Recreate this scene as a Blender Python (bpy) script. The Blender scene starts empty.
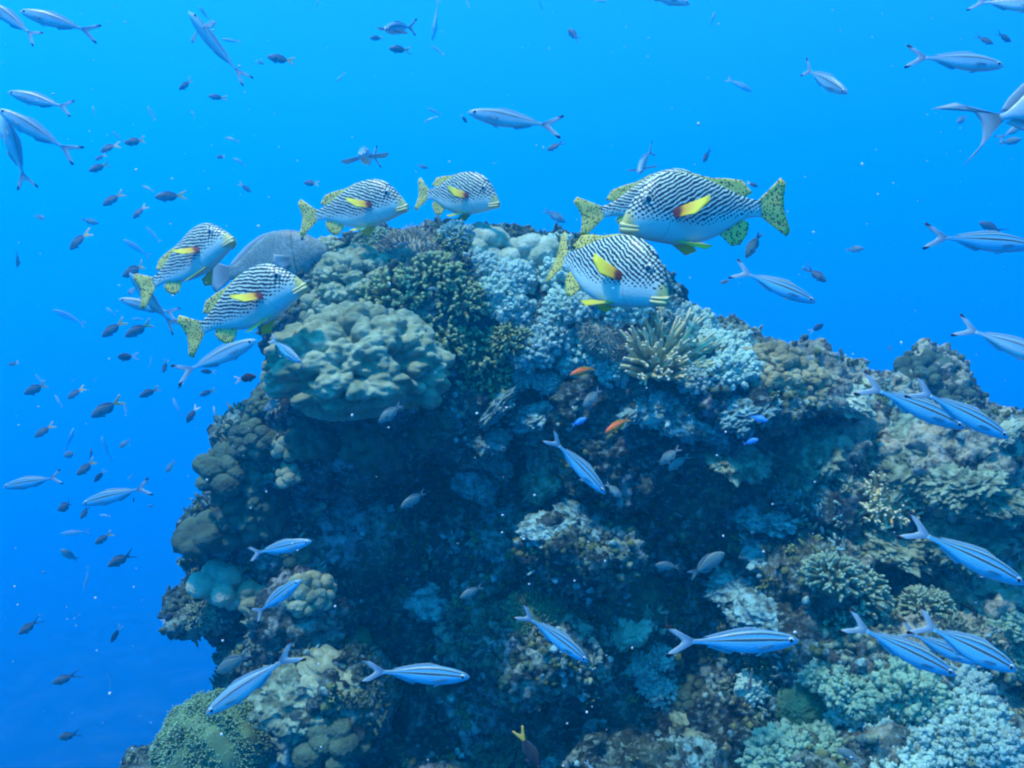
import bpy, bmesh, math, random
import numpy as np
from mathutils import Vector, Matrix
from mathutils.bvhtree import BVHTree

S = bpy.context.scene
COL = S.collection
R = math.radians
random.seed(7)
RNG = np.random.default_rng(7)

# ------------------------------------------------------------------ camera, light, exposure
F = 900.0                                   # focal length in pixels of the 1024 px wide picture
cam = bpy.data.objects.new('camera', bpy.data.cameras.new('camera'))
COL.objects.link(cam)
S.camera = cam
cam.location = (0, 0, 0)
cam.rotation_euler = (R(90), 0, 0)
cam.data.sensor_width = 36
cam.data.lens = 36 * F / 1024
cam.data.clip_start = .05
cam.data.clip_end = 600

SUN_DIR = Vector((-.28, -.22, .93)).normalized()
w = bpy.data.worlds.new('World')
S.world = w
w.use_nodes = True
sky = w.node_tree.nodes.new('ShaderNodeTexSky')
sky.sky_type = 'NISHITA'
sky.sun_disc = False
sky.sun_elevation = math.asin(SUN_DIR.z)
sky.sun_rotation = math.atan2(SUN_DIR.x, SUN_DIR.y)
bg = w.node_tree.nodes['Background']
bg.inputs[1].default_value = .05
w.node_tree.links.new(sky.outputs[0], bg.inputs[0])
sl = bpy.data.lights.new('sun', 'SUN')
sl.energy = 5
sl.angle = R(5)
sl.color = (1, 1, .88)
sun = bpy.data.objects.new('sun', sl)
COL.objects.link(sun)
sun.rotation_euler = SUN_DIR.to_track_quat('Z', 'Y').to_euler()

S.view_settings.view_transform = 'Standard'
S.view_settings.look = 'None'
S.view_settings.gamma = 1
S.view_settings.exposure = 1.7
S.cycles.volume_bounces = 4
S.cycles.max_bounces = 8
S.cycles.diffuse_bounces = 3
S.cycles.use_denoising = True
S.cycles.filter_width = 2.2

WATER_TOP, WATER_BOTTOM = 31.0, -20.0


# ------------------------------------------------------------------ small helpers
def W(px, py, d):
    return Vector(((px - 512) / F * d, d, (384 - py) / F * d))


def tag(o, label=None, cat=None, group=None, kind=None):
    if label: o['label'] = label
    if cat: o['category'] = cat
    if group: o['group'] = group
    if kind: o['kind'] = kind
    return o


def link(name, data, parent=None):
    o = bpy.data.objects.new(name, data)
    COL.objects.link(o)
    if parent: o.parent = parent
    return o


def mesh_np(name, V, faces, mats=(), midx=None, attrs=None, smooth=True):
    """faces: list of (n,k) int arrays"""
    me = bpy.data.meshes.new(name)
    V = np.asarray(V, dtype=np.float32)
    me.vertices.add(len(V))
    me.vertices.foreach_set('co', V.ravel())
    faces = [np.asarray(f, dtype=np.int32) for f in faces if len(f)]
    loops = np.concatenate([f.ravel() for f in faces])
    tot = np.concatenate([np.full(len(f), f.shape[1], np.int32) for f in faces])
    st = np.concatenate([[0], np.cumsum(tot)[:-1]]).astype(np.int32)
    me.loops.add(len(loops))
    me.loops.foreach_set('vertex_index', loops)
    me.polygons.add(len(tot))
    me.polygons.foreach_set('loop_start', st)
    for m in mats: me.materials.append(m)
    if midx is not None: me.polygons.foreach_set('material_index', np.asarray(midx, dtype=np.int32))
    me.update(calc_edges=True)
    me.polygons.foreach_set('use_smooth', np.full(len(tot), smooth))
    for k, v in (attrs or {}).items():
        a = me.attributes.new(k, 'FLOAT', 'POINT')
        a.data.foreach_set('value', np.asarray(v, dtype=np.float32))
    me.validate()
    return me


class Acc:
    """collects pieces into one mesh"""
    def __init__(s): s.V, s.F, s.M, s.A, s.n = [], [], [], {}, 0
    def add(s, V, faces, mat=0, **attrs):
        V = np.asarray(V, float)
        for f in faces:
            f = np.asarray(f)
            if len(f):
                s.F.append(f + s.n)
                s.M.append(np.full(len(f), mat))
        for k in set(s.A) | set(attrs):
            if k not in s.A: s.A[k] = [np.zeros(s.n)]
            s.A[k].append(np.broadcast_to(np.asarray(attrs.get(k, 0.), float), (len(V),)))
        s.V.append(V)
        s.n += len(V)
    def mesh(s, name, mats, smooth=True):
        tri = [f for f in s.F if f.shape[1] == 3]; quad = [f for f in s.F if f.shape[1] == 4]
        big = [f for f in s.F if f.shape[1] > 4]
        mt = [m for f, m in zip(s.F, s.M) if f.shape[1] == 3]; mq = [m for f, m in zip(s.F, s.M) if f.shape[1] == 4]
        mb = [m for f, m in zip(s.F, s.M) if f.shape[1] > 4]
        fl, ml = [], []
        if tri: fl.append(np.concatenate(tri)); ml += mt
        if quad: fl.append(np.concatenate(quad)); ml += mq
        fl += big; ml += mb
        return mesh_np(name, np.concatenate(s.V), fl, mats, np.concatenate(ml),
                       {k: np.concatenate(v) for k, v in s.A.items()}, smooth)


_ico = {}
def ico(sub):
    if sub not in _ico:
        bm = bmesh.new()
        bmesh.ops.create_icosphere(bm, subdivisions=sub, radius=1)
        V = np.array([v.co[:] for v in bm.verts])
        Fc = np.array([[v.index for v in f.verts] for f in bm.faces])
        bm.free()
        _ico[sub] = (V, Fc)
    return _ico[sub]


def _hash(i, j, k, seed):
    n = (i * 374761393 + j * 668265263 + k * 2147483647 + seed * 974634777) & 0xffffffff
    n = ((n ^ (n >> 13)) * 1274126177) & 0xffffffff
    n = n ^ (n >> 16)
    return (n & 0xffff) / 65535.0


def vnoise(P, seed=0):
    """value noise in [-1,1]"""
    P = np.asarray(P, float)
    I = np.floor(P).astype(np.int64)
    f = P - I
    u = f * f * f * (f * (f * 6 - 15) + 10)
    r = 0
    for a in (0, 1):
        wx = u[:, 0] if a else 1 - u[:, 0]
        for b in (0, 1):
            wy = u[:, 1] if b else 1 - u[:, 1]
            for c in (0, 1):
                wz = u[:, 2] if c else 1 - u[:, 2]
                r = r + wx * wy * wz * _hash(I[:, 0] + a, I[:, 1] + b, I[:, 2] + c, seed)
    return r * 2 - 1


def fbm(P, oct=4, seed=0, ridged=False):
    t, a, s = 0, 1, 0
    P = np.asarray(P, float)
    for o in range(oct):
        n = vnoise(P * 2.03 ** o + 17.3 * o, seed + o)
        if ridged: n = 1 - 2 * np.abs(n)
        t = t + a * n
        s += a
        a *= .5
    return t / s


def worley(P, seed=0):
    """distance to the nearest jittered cell point"""
    P = np.asarray(P, float)
    I = np.floor(P).astype(np.int64)
    best = np.full(len(P), 9.)
    for a in (-1, 0, 1):
        for b in (-1, 0, 1):
            for c in (-1, 0, 1):
                i, j, k = I[:, 0] + a, I[:, 1] + b, I[:, 2] + c
                d = ((i + _hash(i, j, k, seed) - P[:, 0]) ** 2 + (j + _hash(i, j, k, seed + 5) - P[:, 1]) ** 2
                     + (k + _hash(i, j, k, seed + 9) - P[:, 2]) ** 2)
                best = np.minimum(best, d)
    return np.sqrt(best)


# ------------------------------------------------------------------ node helper
class NT:
    def __init__(s, name):
        s.m = bpy.data.materials.new(name)
        s.m.use_nodes = True
        s.t = s.m.node_tree
        s.b = s.t.nodes['Principled BSDF']
    def n(s, kind, **inp):
        nd = s.t.nodes.new('ShaderNode' + kind)
        for k, v in inp.items(): s.put(nd.inputs[k.replace('_', ' ')], v)
        return nd
    def put(s, sock, v):
        if isinstance(v, bpy.types.NodeSocket): s.t.links.new(v, sock)
        elif isinstance(v, (tuple, list)) and len(v) == 3 and sock.type == 'RGBA': sock.default_value = (*v, 1)
        else: sock.default_value = v
    def op(s, o, a, b=0., c=0.):
        nd = s.t.nodes.new('ShaderNodeMath'); nd.operation = o
        for i, v in enumerate((a, b, c)): s.put(nd.inputs[i], v)
        return nd.outputs[0]
    def step(s, v, lo, hi):
        nd = s.t.nodes.new('ShaderNodeMapRange'); nd.interpolation_type = 'SMOOTHSTEP'
        s.put(nd.inputs['Value'], v); s.put(nd.inputs['From Min'], lo); s.put(nd.inputs['From Max'], hi)
        return nd.outputs[0]
    def mix(s, f, a, b, blend='MIX'):
        nd = s.t.nodes.new('ShaderNodeMix'); nd.data_type = 'RGBA'; nd.blend_type = blend
        s.put(nd.inputs[0], f); s.put(nd.inputs[6], a); s.put(nd.inputs[7], b)
        return nd.outputs[2]
    def obj(s): return s.n('TexCoord').outputs['Object']
    def pos(s): return s.n('NewGeometry').outputs['Position']
    def xyz(s, v):
        nd = s.n('SeparateXYZ', Vector=v); return nd.outputs
    def scale(s, v, k):
        nd = s.t.nodes.new('ShaderNodeVectorMath'); nd.operation = 'MULTIPLY'
        s.put(nd.inputs[0], v); nd.inputs[1].default_value = k if isinstance(k, tuple) else (k, k, k)
        return nd.outputs[0]
    def noise(s, v, sc, detail=3., rough=.55):
        nd = s.n('TexNoise', Scale=sc, Detail=detail, Roughness=rough); s.put(nd.inputs['Vector'], v)
        return nd.outputs[0]
    def voro(s, v, sc, feature='F1'):
        nd = s.n('TexVoronoi', Scale=sc); nd.feature = feature; s.put(nd.inputs['Vector'], v)
        return nd.outputs['Distance']
    def attr(s, name):
        nd = s.n('Attribute'); nd.attribute_name = name; return nd.outputs['Fac']
    def ramp(s, f, stops, interp='LINEAR'):
        nd = s.n('ValToRGB'); s.put(nd.inputs[0], f)
        r = nd.color_ramp; r.interpolation = interp
        while len(r.elements) < len(stops): r.elements.new(.5)
        for e, (p, c) in zip(r.elements, stops): e.position = p; e.color = (*c, 1)
        return nd.outputs[0]
    def done(s, col, rough=.6, spec=.25, bump=None, bs=.4, dist=.01):
        s.put(s.b.inputs['Base Color'], col)
        s.put(s.b.inputs['Roughness'], rough)
        s.b.inputs['Specular IOR Level'].default_value = spec
        if bump is not None:
            b = s.n('Bump', Strength=bs, Distance=dist, Height=bump)
            s.t.links.new(b.outputs[0], s.b.inputs['Normal'])
        return s.m


# ------------------------------------------------------------------ water as haze
hz = bpy.data.meshes.new('haze')
bm = bmesh.new()
bmesh.ops.create_cube(bm, size=1)
for v in bm.verts:
    v.co = (v.co.x * 230, v.co.y * 230 + 30, WATER_TOP if v.co.z > 0 else WATER_BOTTOM)
bm.to_mesh(hz); bm.free()
water = tag(link('haze', hz), kind='stuff')
hm = bpy.data.materials.new('sea_water')
hm.use_nodes = True
hm.node_tree.nodes.clear()
ho = hm.node_tree.nodes.new('ShaderNodeOutputMaterial')
hv = hm.node_tree.nodes.new('ShaderNodeVolumePrincipled')
hv.inputs['Color'].default_value = (0, .56, .975, 1)
hv.inputs['Density'].default_value = .043
hv.inputs['Anisotropy'].default_value = .55
hm.node_tree.links.new(hv.outputs[0], ho.inputs['Volume'])
hz.materials.append(hm)

# ------------------------------------------------------------------ sea bed
def seabed():
    n = 150
    xs = np.linspace(-70, 70, n); ys = np.linspace(-40, 100, n)
    X, Y = np.meshgrid(xs, ys)
    P = np.stack([X.ravel(), Y.ravel(), np.zeros(n * n)], 1)
    P[:, 2] = -16 + .9 * fbm(P * .12, 3, 3) + .5 * fbm(P * .5, 3, 8)
    i = np.arange(n * n).reshape(n, n)
    q = np.stack([i[:-1, :-1], i[:-1, 1:], i[1:, 1:], i[1:, :-1]], -1).reshape(-1, 4)
    t = NT('seabed_sand_and_rubble')
    p = t.pos()
    c = t.ramp(t.noise(p, .55, 6, .6), [(.4, (.02, .03, .03)), (.55, (.05, .065, .055)), (.66, (.10, .13, .11))])
    tag(link('seabed', mesh_np('seabed', P, [q], [t.done(c, .9, .1)])), kind='structure')
seabed()

# ------------------------------------------------------------------ reef rock
def lump(px, py, d, rx, ry, rz):
    V, Fc = ico(5)
    return V * (rx, ry, rz) + np.array(W(px, py, d)), Fc

LUMPS = [  # px, py, depth of the centre, half sizes in metres
    (450, 335, 3.95, .70, .75, .43), (560, 360, 4.0, .62, .8, .45), (640, 430, 3.95, .75, .85, .47),
    (800, 480, 3.9, .65, .85, .47), (955, 560, 3.75, .62, .85, .58), (1080, 560, 3.8, .6, .8, .45),
    (926, 392, 4.2, .15, .16, .19), (955, 400, 4.2, .1, .12, .1), (1002, 438, 3.9, .11, .12, .1), (1040, 470, 3.8, .2, .2, .15),
    (540, 660, 4.05, 1.05, .85, 1.25), (860, 760, 3.75, 1.1, .95, .95), (905, 830, 2.85, .62, .62, .42),
    (660, 830, 3.2, .5, .5, .33), (340, 520, 3.75, .47, .5, .62), (278, 468, 3.5, .2, .3, .22),
    (250, 500, 3.5, .16, .28, .2), (232, 530, 3.4, .12, .22, .19), (272, 560, 3.45, .2, .25, .22), (246, 588, 3.4, .16, .22, .1),
    (320, 680, 3.45, .26, .4, .5), (212, 612, 3.4, .1, .14, .07), (360, 395, 3.4, .27, .36, .16),
    (745, 400, 3.45, .36, .4, .13), (600, 410, 3.4, .3, .3, .12), (800, 560, 3.25, .16, .5, .10), (860, 640, 3.1, .35, .4, .14),
    (575, 545, 3.3, .2, .3, .09), (470, 420, 3.4, .16, .25, .16), (930, 470, 3.4, .4, .5, .15), (520, 640, 3.35, .28, .35, .10),
    (330, 700, 3.05, .14, .2, .1), (345, 435, 3.42, .28, .3, .22), (300, 455, 3.45, .16, .2, .2), (420, 840, 3.2, .4, .4, .3), (190, 900, 3.2, .4, .45, .5),
]
A = Acc()
for l in LUMPS:
    V, Fc = lump(*l)
    A.add(V, [Fc])
tmp = link('reef', A.mesh('tmp', []))


def remesh(o, vox):
    md = o.modifiers.new('r', 'REMESH'); md.mode = 'VOXEL'; md.voxel_size = vox
    me = bpy.data.meshes.new_from_object(o.evaluated_get(bpy.context.evaluated_depsgraph_get()))
    o.modifiers.clear()
    o.data = me
    return me


def getv(me):
    n = len(me.vertices)
    co = np.zeros(n * 3, np.float32); me.vertices.foreach_get('co', co)
    no = np.zeros(n * 3, np.float32); me.vertex_normals.foreach_get('vector', no)
    return co.reshape(-1, 3).astype(float), no.reshape(-1, 3).astype(float)


def clip_reef(me, zmin):
    bm = bmesh.new(); bm.from_mesh(me)
    bmesh.ops.delete(bm, geom=[v for v in bm.verts if v.co.z < zmin], context='VERTS')
    bm.to_mesh(me); bm.free()


me = remesh(tmp, .03)
co, no = getv(me)
co += no * (.11 * fbm(co * 2.6, 3, 1) + .075 * fbm(co * 6.5, 3, 4, True))[:, None]
me.vertices.foreach_set('co', co.astype(np.float32).ravel()); me.update()
bpy.context.view_layer.update()
me = remesh(tmp, .0125)
co, no = getv(me)
d = .034 * fbm(co * 15, 3, 11) + .024 * fbm(co * 26, 2, 15, True) + .013 * fbm(co * 60, 2, 21)
d -= .03 * np.clip(.32 - worley(co * 9, 3), 0, 1) * 3
co += no * d[:, None]
me.vertices.foreach_set('co', co.astype(np.float32).ravel())
me.polygons.foreach_set('use_smooth', np.ones(len(me.polygons), bool))
me.update()


def reef_material():
    t = NT('reef_rock')
    p = t.pos()
    n1 = t.noise(p, 3.2, 5, .6)
    n2 = t.noise(p, 13, 5, .65)
    n3 = t.noise(t.scale(p, (1, 1, 1.6)), 45, 4, .6)
    c = t.ramp(n2, [(.36, (.005, .010, .009)), (.52, (.015, .029, .024)), (.62, (.043, .075, .058)), (.72, (.14, .22, .18))])
    c = t.mix(t.step(n1, .5, .66), c, t.mix(n3, (.018, .030, .018), (.070, .115, .07)))
    c = t.mix(t.op('MULTIPLY', t.step(n3, .52, .66), .7), c, (.15, .25, .22))
    c = t.mix(t.step(t.noise(p, 6.3, 3), .6, .7), c, (.04, .06, .06))
    crust = t.op('MULTIPLY', t.step(t.noise(p, 4.1, 5, .65), .50, .60), t.step(t.noise(p, 26, 5, .7), .42, .58))
    c = t.mix(t.op('MULTIPLY', crust, .85), c, t.mix(t.step(t.noise(p, 1.7, 2), .4, .6), (.20, .30, .22), (.24, .29, .29)))
    X, Y, Z = t.xyz(p)
    turf = t.op('MULTIPLY', t.step(t.op('ADD', X, t.op('MULTIPLY', t.noise(p, 2.5, 2), .8)), 1.25, 1.7), t.step(t.noise(p, 17, 5, .65), .40, .56))
    c = t.mix(turf, c, t.mix(n3, (.14, .15, .09), (.42, .43, .30)))
    h = t.op('ADD', t.op('MULTIPLY', t.noise(p, 70, 4, .65), .7), t.op('MULTIPLY', t.voro(p, 60), .5))
    return t.done(c, .9, .12, h, .9, .012)


me.materials.clear()
me.materials.append(reef_material())
me.name = 'reef'
tag(tmp, kind='structure')
BV = BVHTree.FromPolygons([Vector(v) for v in co], [p.vertices[:] for p in me.polygons])

# the foot of the reef, down to the sea bed
A = Acc()
for (x, y, z, rx, ry, rz) in ((.3, 4.2, -2.6, 1.9, 1.3, 1.5), (.1, 4.4, -5, 2.3, 1.7, 2.2), (.4, 4.6, -7.8, 3, 2.3, 3), (.6, 5, -11, 3.6, 3, 3), (.7, 5.2, -14.5, 4.2, 3.6, 3), (1.8, 3.9, -2.2, 1.3, 1.2, 1.3)):
    V, Fc = ico(6)
    V = V * (rx, ry, rz) + (x, y, z)
    A.add(V + .25 * (fbm(V * 1.3, 4, 2))[:, None] * ico(6)[0], [Fc])
foot = tag(link('reef_foot', A.mesh('reef_foot', [me.materials[0]])), kind='structure')


def hit(px, py):
    d = W(px, py, 1).normalized()
    loc, nor, i, dist = BV.ray_cast(Vector((0, 0, 0)), d)
    if loc is None:
        return None, None
    if nor.dot(d) > 0: nor = -nor
    return loc, nor


# ------------------------------------------------------------------ coral materials
def coral_mat(name, dark, light, sc=30, tipcol=None, bsc=90, bs=.6, rough=.8):
    t = NT(name)
    p = t.obj()
    g = t.pos()
    c = t.mix(t.step(t.noise(g, sc, 4, .6), .35, .65), dark, light)
    c = t.mix(t.op('MULTIPLY', t.step(t.noise(g, 5, 2), .45, .7), .5), c, tuple(x * .6 for x in dark))
    if tipcol is not None:
        c = t.mix(t.step(t.attr('tip'), .35, 1.0), c, tipcol)
    return t.done(c, rough, .15, t.noise(g, bsc, 3, .6), bs, .006)


M = {
    'lobed': coral_mat('lobed_coral_skin', (0.161, 0.197, 0.106), (0.289, 0.353, 0.221), 16, None, 130, .5),
    'pale': coral_mat('pale_massive_coral', (0.244, 0.307, 0.200), (0.386, 0.468, 0.338), 14, None, 150, .4),
    'brown': coral_mat('brown_nodule_coral', (0.181, 0.168, 0.081), (0.319, 0.309, 0.162), 14, None, 150, .4),
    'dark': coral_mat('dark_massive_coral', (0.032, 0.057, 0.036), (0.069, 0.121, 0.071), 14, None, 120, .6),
    'green': coral_mat('yellow_green_branch_coral', (0.058, 0.080, 0.030), (0.131, 0.171, 0.059), 25, (0.295, 0.373, 0.160), 160, .5),
    'tan': coral_mat('tan_branch_coral', (0.082, 0.116, 0.063), (0.148, 0.205, 0.116), 25, (0.262, 0.371, 0.232), 160, .5),
    'cream': coral_mat('cream_finger_coral', (0.33, 0.34, 0.15), (0.50, 0.53, 0.27), 20, (0.66, 0.62, 0.40), 160, .4),
    'soft': coral_mat('pale_lilac_soft_coral', (0.171, 0.284, 0.259), (0.308, 0.489, 0.419), 20, (0.359, 0.566, 0.478), 220, .5),
    'softw': coral_mat('whitish_soft_coral', (0.216, 0.363, 0.302), (0.349, 0.563, 0.454), 20, (0.416, 0.649, 0.524), 220, .5),
    'softt': coral_mat('tan_soft_coral', (0.138, 0.239, 0.150), (0.219, 0.389, 0.260), 20, (0.260, 0.464, 0.319), 220, .5),
    'bristle': coral_mat('grey_brown_cushion_coral', (0.17, 0.18, 0.12), (0.28, 0.29, 0.20), 25, (0.46, 0.46, 0.34), 200, .3),
    'bgreen': coral_mat('green_bristle_coral', (0.074, 0.133, 0.063), (0.121, 0.213, 0.088), 25, (0.334, 0.558, 0.303), 200, .3),
    'encrust': coral_mat('pale_encrusting_coral', (0.054, 0.103, 0.091), (0.229, 0.440, 0.411), 34, None, 110, 1.),
    'ledge': coral_mat('yellowish_dead_coral', (0.072, 0.105, 0.060), (0.235, 0.320, 0.205), 28, None, 100, 1.),
}


# ------------------------------------------------------------------ coral shapes (unit radius, base at z = 0, axis +z)
def fib(n, zmin=0., jit=.0, rng=RNG):
    i = np.arange(n) + .5
    z = 1 - (1 - zmin) * i / n
    a = i * 2.399963
    r = np.sqrt(np.clip(1 - z * z, 0, 1))
    P = np.stack([r * np.cos(a), r * np.sin(a), z], 1)
    P += rng.normal(0, jit, P.shape)
    return P / np.linalg.norm(P, axis=1)[:, None]


def lobes(n, rl, flat=.75, chain=1, sub=6, seed=0, core=.62, fine=.012):
    rng = np.random.default_rng(seed)
    c = fib(n, -.15, .09, rng)
    C, Rr = [], []
    for p in c:
        k = rng.integers(1, chain + 1)
        t = np.cross(p, rng.normal(size=3)); t /= np.linalg.norm(t)
        r0 = rl * rng.uniform(.75, 1.2)
        for j in range(k):
            q = p + t * (j * r0 * .8)
            C.append(q / np.linalg.norm(q) * rng.uniform(.74, .86)); Rr.append(r0 * rng.uniform(.85, 1.05))
    C = np.array(C); Rr = np.array(Rr)
    V, Fc = ico(sub)
    V = V.copy()
    wob = V + .05 * np.stack([vnoise(V * 5, s + seed) for s in (1, 2, 3)], 1)
    D = wob / np.linalg.norm(wob, axis=1)[:, None]
    r = np.full(len(V), core)
    for a in range(0, len(V), 8192):
        b = D[a:a + 8192] @ C.T
        disc = Rr[None] ** 2 - (C ** 2).sum(1)[None] + b * b
        rr = np.where(disc > 0, b + np.sqrt(np.clip(disc, 0, None)), 0)
        r[a:a + 8192] = np.maximum(r[a:a + 8192], rr.max(1))
    r += fine * fbm(V * 14, 3, seed) + .04 * fbm(V * 2.5, 2, seed + 3) + .045 * (.5 - worley(V * 11, seed)) * (sub > 5)
    r -= .05 * np.clip(fbm(V * 5, 2, seed + 9) - .35, 0, 1) * 2
    V = V * r[:, None] * (1, 1, flat)
    V[:, 2] = np.maximum(V[:, 2], -.35)
    return V, [Fc]


def tube(acc, P, rad, seg=6, tip0=0., tip1=1., mat=0):
    """rounded finger along the points P"""
    P = np.asarray(P, float); n = len(P)
    T = np.gradient(P, axis=0); T /= np.linalg.norm(T, axis=1)[:, None] + 1e-9
    ref = np.array([.31, .87, .2]) if abs(T[0] @ [.3, .87, .2]) < .9 else np.array([1., 0, 0])
    a = np.cross(T, ref); a /= np.linalg.norm(a, axis=1)[:, None] + 1e-9
    b = np.cross(T, a)
    th = np.arange(seg) * 2 * math.pi / seg
    rings = [P[i] + rad[i] * (np.cos(th)[:, None] * a[i] + np.sin(th)[:, None] * b[i]) for i in range(n)]
    rings.append(P[-1] + T[-1] * rad[-1] * .7 + rad[-1] * .55 * (np.cos(th)[:, None] * a[-1] + np.sin(th)[:, None] * b[-1]))
    V = np.concatenate(rings + [[P[-1] + T[-1] * rad[-1] * 1.0]])
    q = []
    for i in range(n):
        for j in range(seg):
            q.append((i * seg + j, i * seg + (j + 1) % seg, (i + 1) * seg + (j + 1) % seg, (i + 1) * seg + j))
    k = n * seg
    tr = [(k + j, k + (j + 1) % seg, k + seg) for j in range(seg)]
    tip = np.concatenate([np.repeat(np.linspace(tip0, tip1, n + 1), seg), [tip1]])
    acc.add(V, [np.array(q), np.array(tr)], mat, tip=tip)


def core_dome(acc, r, flat, seed):
    V, Fc = ico(4)
    V = V * (r, r, r * flat) * (1 + .08 * vnoise(V * 3, seed))[:, None]
    acc.add(V, [Fc], tip=0.)


def stubby(n, ln, th, seed, flat=.8, twig=2):
    """dense bush of short blunt branches"""
    rng = np.random.default_rng(seed); acc = Acc()
    core_dome(acc, .62, flat, seed)
    for d in fib(n, -.05, .1, rng):
        d = d * (1, 1, flat)
        L = ln * rng.uniform(.6, 1.25)
        p0 = d * .5; p1 = d * (.72 + .1 * rng.random()); p2 = d * (1 - ln * .4 + L * .4) + rng.normal(0, .05, 3)
        tube(acc, [p0, p1, p2], [th * 1.1, th, th * .85], 6, 0, 1)
        for k in range(rng.integers(1, twig + 2)):
            o = rng.normal(0, 1, 3); o -= d * (o @ d); o /= np.linalg.norm(o)
            q = p1 + (p2 - p1) * rng.uniform(.1, .7)
            e = q + (o * .8 + d * .9) * L * rng.uniform(.22, .4)
            tube(acc, [q, (q + e) / 2 + d * .02, e], [th * .8, th * .75, th * .6], 5, .3, 1)
    return acc


def fingers(n, seed, th=.045, spread=.75):
    """open spray of long tapering fingers"""
    rng = np.random.default_rng(seed); acc = Acc()
    core_dome(acc, .3, .8, seed)
    for d in fib(n, .12, .12, rng):
        d = np.array([d[0] * spread * 1.25, d[1] * spread * 1.25, d[2]])
        L = rng.uniform(.7, 1.12)
        bow = rng.normal(0, .06, 3)
        P = [d * .15, d * .45 * L + bow, d * .75 * L + bow * .5 + (0, 0, .05), d * L + (0, 0, .13)]
        tube(acc, P, [th * 1.2, th, th * .8, th * .45], 6, 0, 1)
        for k in range(rng.integers(2, 5)):
            o = rng.normal(0, 1, 3); o /= np.linalg.norm(o)
            s = rng.uniform(.35, .85); q = np.array(P[1]) * (1 - s) + np.array(P[3]) * s
            e = q + (o * .5 + d * .8) * .2
            tube(acc, [q, e], [th * .65, th * .4], 5, .4, 1)
    return acc


def tufts(n, rt, seed, flat=.7, sub=3, knobs=1):
    """cauliflower of soft, knobbly tufts"""
    rng = np.random.default_rng(seed); acc = Acc()
    core_dome(acc, .72, flat, seed)
    V0, Fc = ico(sub)
    for d in fib(n, -.1, .12, rng):
        r = rt * rng.uniform(.65, 1.3)
        c = d * (1, 1, flat) * rng.uniform(.74, 1.04) * (1 + .14 * math.sin(d[0] * 5 + seed) * math.cos(d[1] * 6))
        bump = 1 + .85 * (.5 - worley(V0 * 2.1 + rng.uniform(0, 50), seed)) + .25 * vnoise(V0 * 4 + rng.uniform(0, 50), seed)
        V = V0 * bump[:, None] * r
        V = V + d * ((V @ d) * rng.uniform(.2, .7))[:, None]
        acc.add(V + c, [Fc], tip=np.clip(bump - .55, 0, 1))
    return acc


def bristles(n, ln, th, seed, flat=.6, jit=.03):
    """rounded cushion covered with short stiff twigs"""
    rng = np.random.default_rng(seed); acc = Acc()
    core_dome(acc, .88, flat, seed)
    for d in fib(n, -.12, jit, rng):
        b = d * (1, 1, flat)
        b = b * (.86 + .06 * math.sin(9 * d[0] + seed) * math.sin(8 * d[1]))
        e = b + (d * (1, 1, 1.1) + rng.normal(0, .25, 3)) * ln * rng.uniform(.7, 1.3)
        tube(acc, [b, e], [th, th * .6], 5, .1, 1)
    return acc


def brain(seed, flat=.8):
    V, Fc = ico(6)
    P = V * 9 + 1.5 * np.stack([vnoise(V * 4, s) for s in (1, 2, 3)], 1)
    r = 1 + .035 * np.sign(np.sin(P[:, 0] * 2 + 2 * vnoise(V * 6, 4))) * 0 + .05 * (1 - np.abs(vnoise(V * 8, seed)) * 2.4) + .05 * vnoise(V * 2, seed)
    return V * (1, 1, flat) * r[:, None], [Fc]


def slab(seed, flat=.35):
    """craggy crust of dead and encrusting coral"""
    V, Fc = ico(6)
    r = 1 + .5 * fbm(V * 2.2, 3, seed) + .28 * fbm(V * 5, 3, seed + 4, True) + .12 * fbm(V * 13, 2, seed + 8) - .12 * np.clip(.4 - worley(V * 6, seed), 0, 1)
    return V * (1, 1, flat) * r[:, None], [Fc]


def mk(x, name):
    if isinstance(x, Acc): return x.mesh(name, [M['soft']])
    return mesh_np(name, x[0], x[1], [M['soft']])


SHAPES = {
    'lobed': [mk(lobes(150, .115, .74, 4, 7, 3, .70, .028), 'lobed'), mk(lobes(140, .115, .8, 4, 7, 5, .68, .028), 'lobed')],
    'lump': [mk(lobes(24, .30, .8, 1, 7, 11), 'lump'), mk(lobes(16, .36, .75, 1, 7, 12), 'lump'), mk(lobes(34, .26, .85, 1, 7, 13), 'lump')],
    'smooth': [mk(lobes(9, .5, .7, 2, 6, 21, .7, .03), 'smooth'), mk(lobes(7, .55, .8, 2, 6, 22, .7, .03), 'smooth')],
    'nodule': [mk(lobes(70, .16, .8, 1, 7, 31, .7), 'nodule')],
    'stubby': [mk(stubby(90, .5, .075, 41), 'stubby'), mk(stubby(70, .55, .085, 42), 'stubby'), mk(stubby(80, .45, .08, 43, .7), 'stubby')],
    'bush': [mk(stubby(120, .5, .05, 45, .8, 3), 'bush'), mk(stubby(110, .55, .055, 46, .75, 3), 'bush')],
    'fingers': [mk(fingers(120, 51, .06, 1.0), 'fingers')],
    'tufts': [mk(tufts(420, .10, 61), 'tufts'), mk(tufts(380, .105, 62, .8), 'tufts'), mk(tufts(460, .092, 63, .65), 'tufts')],
    'bigtufts': [mk(tufts(1200, .058, 65, .6), 'bigtufts'), mk(tufts(1000, .064, 66, .55), 'bigtufts')],
    'bristles': [mk(bristles(700, .13, .022, 71, .62), 'bristles')],
    'bdome': [mk(bristles(4200, .055, .017, 72, .95, .07), 'bdome')],
    'brain': [mk(brain(81), 'brain')],
    'slab': [mk(slab(91), 'slab'), mk(slab(92, .3), 'slab'), mk(slab(93, .45), 'slab')],
}
_variants = {}


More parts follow.
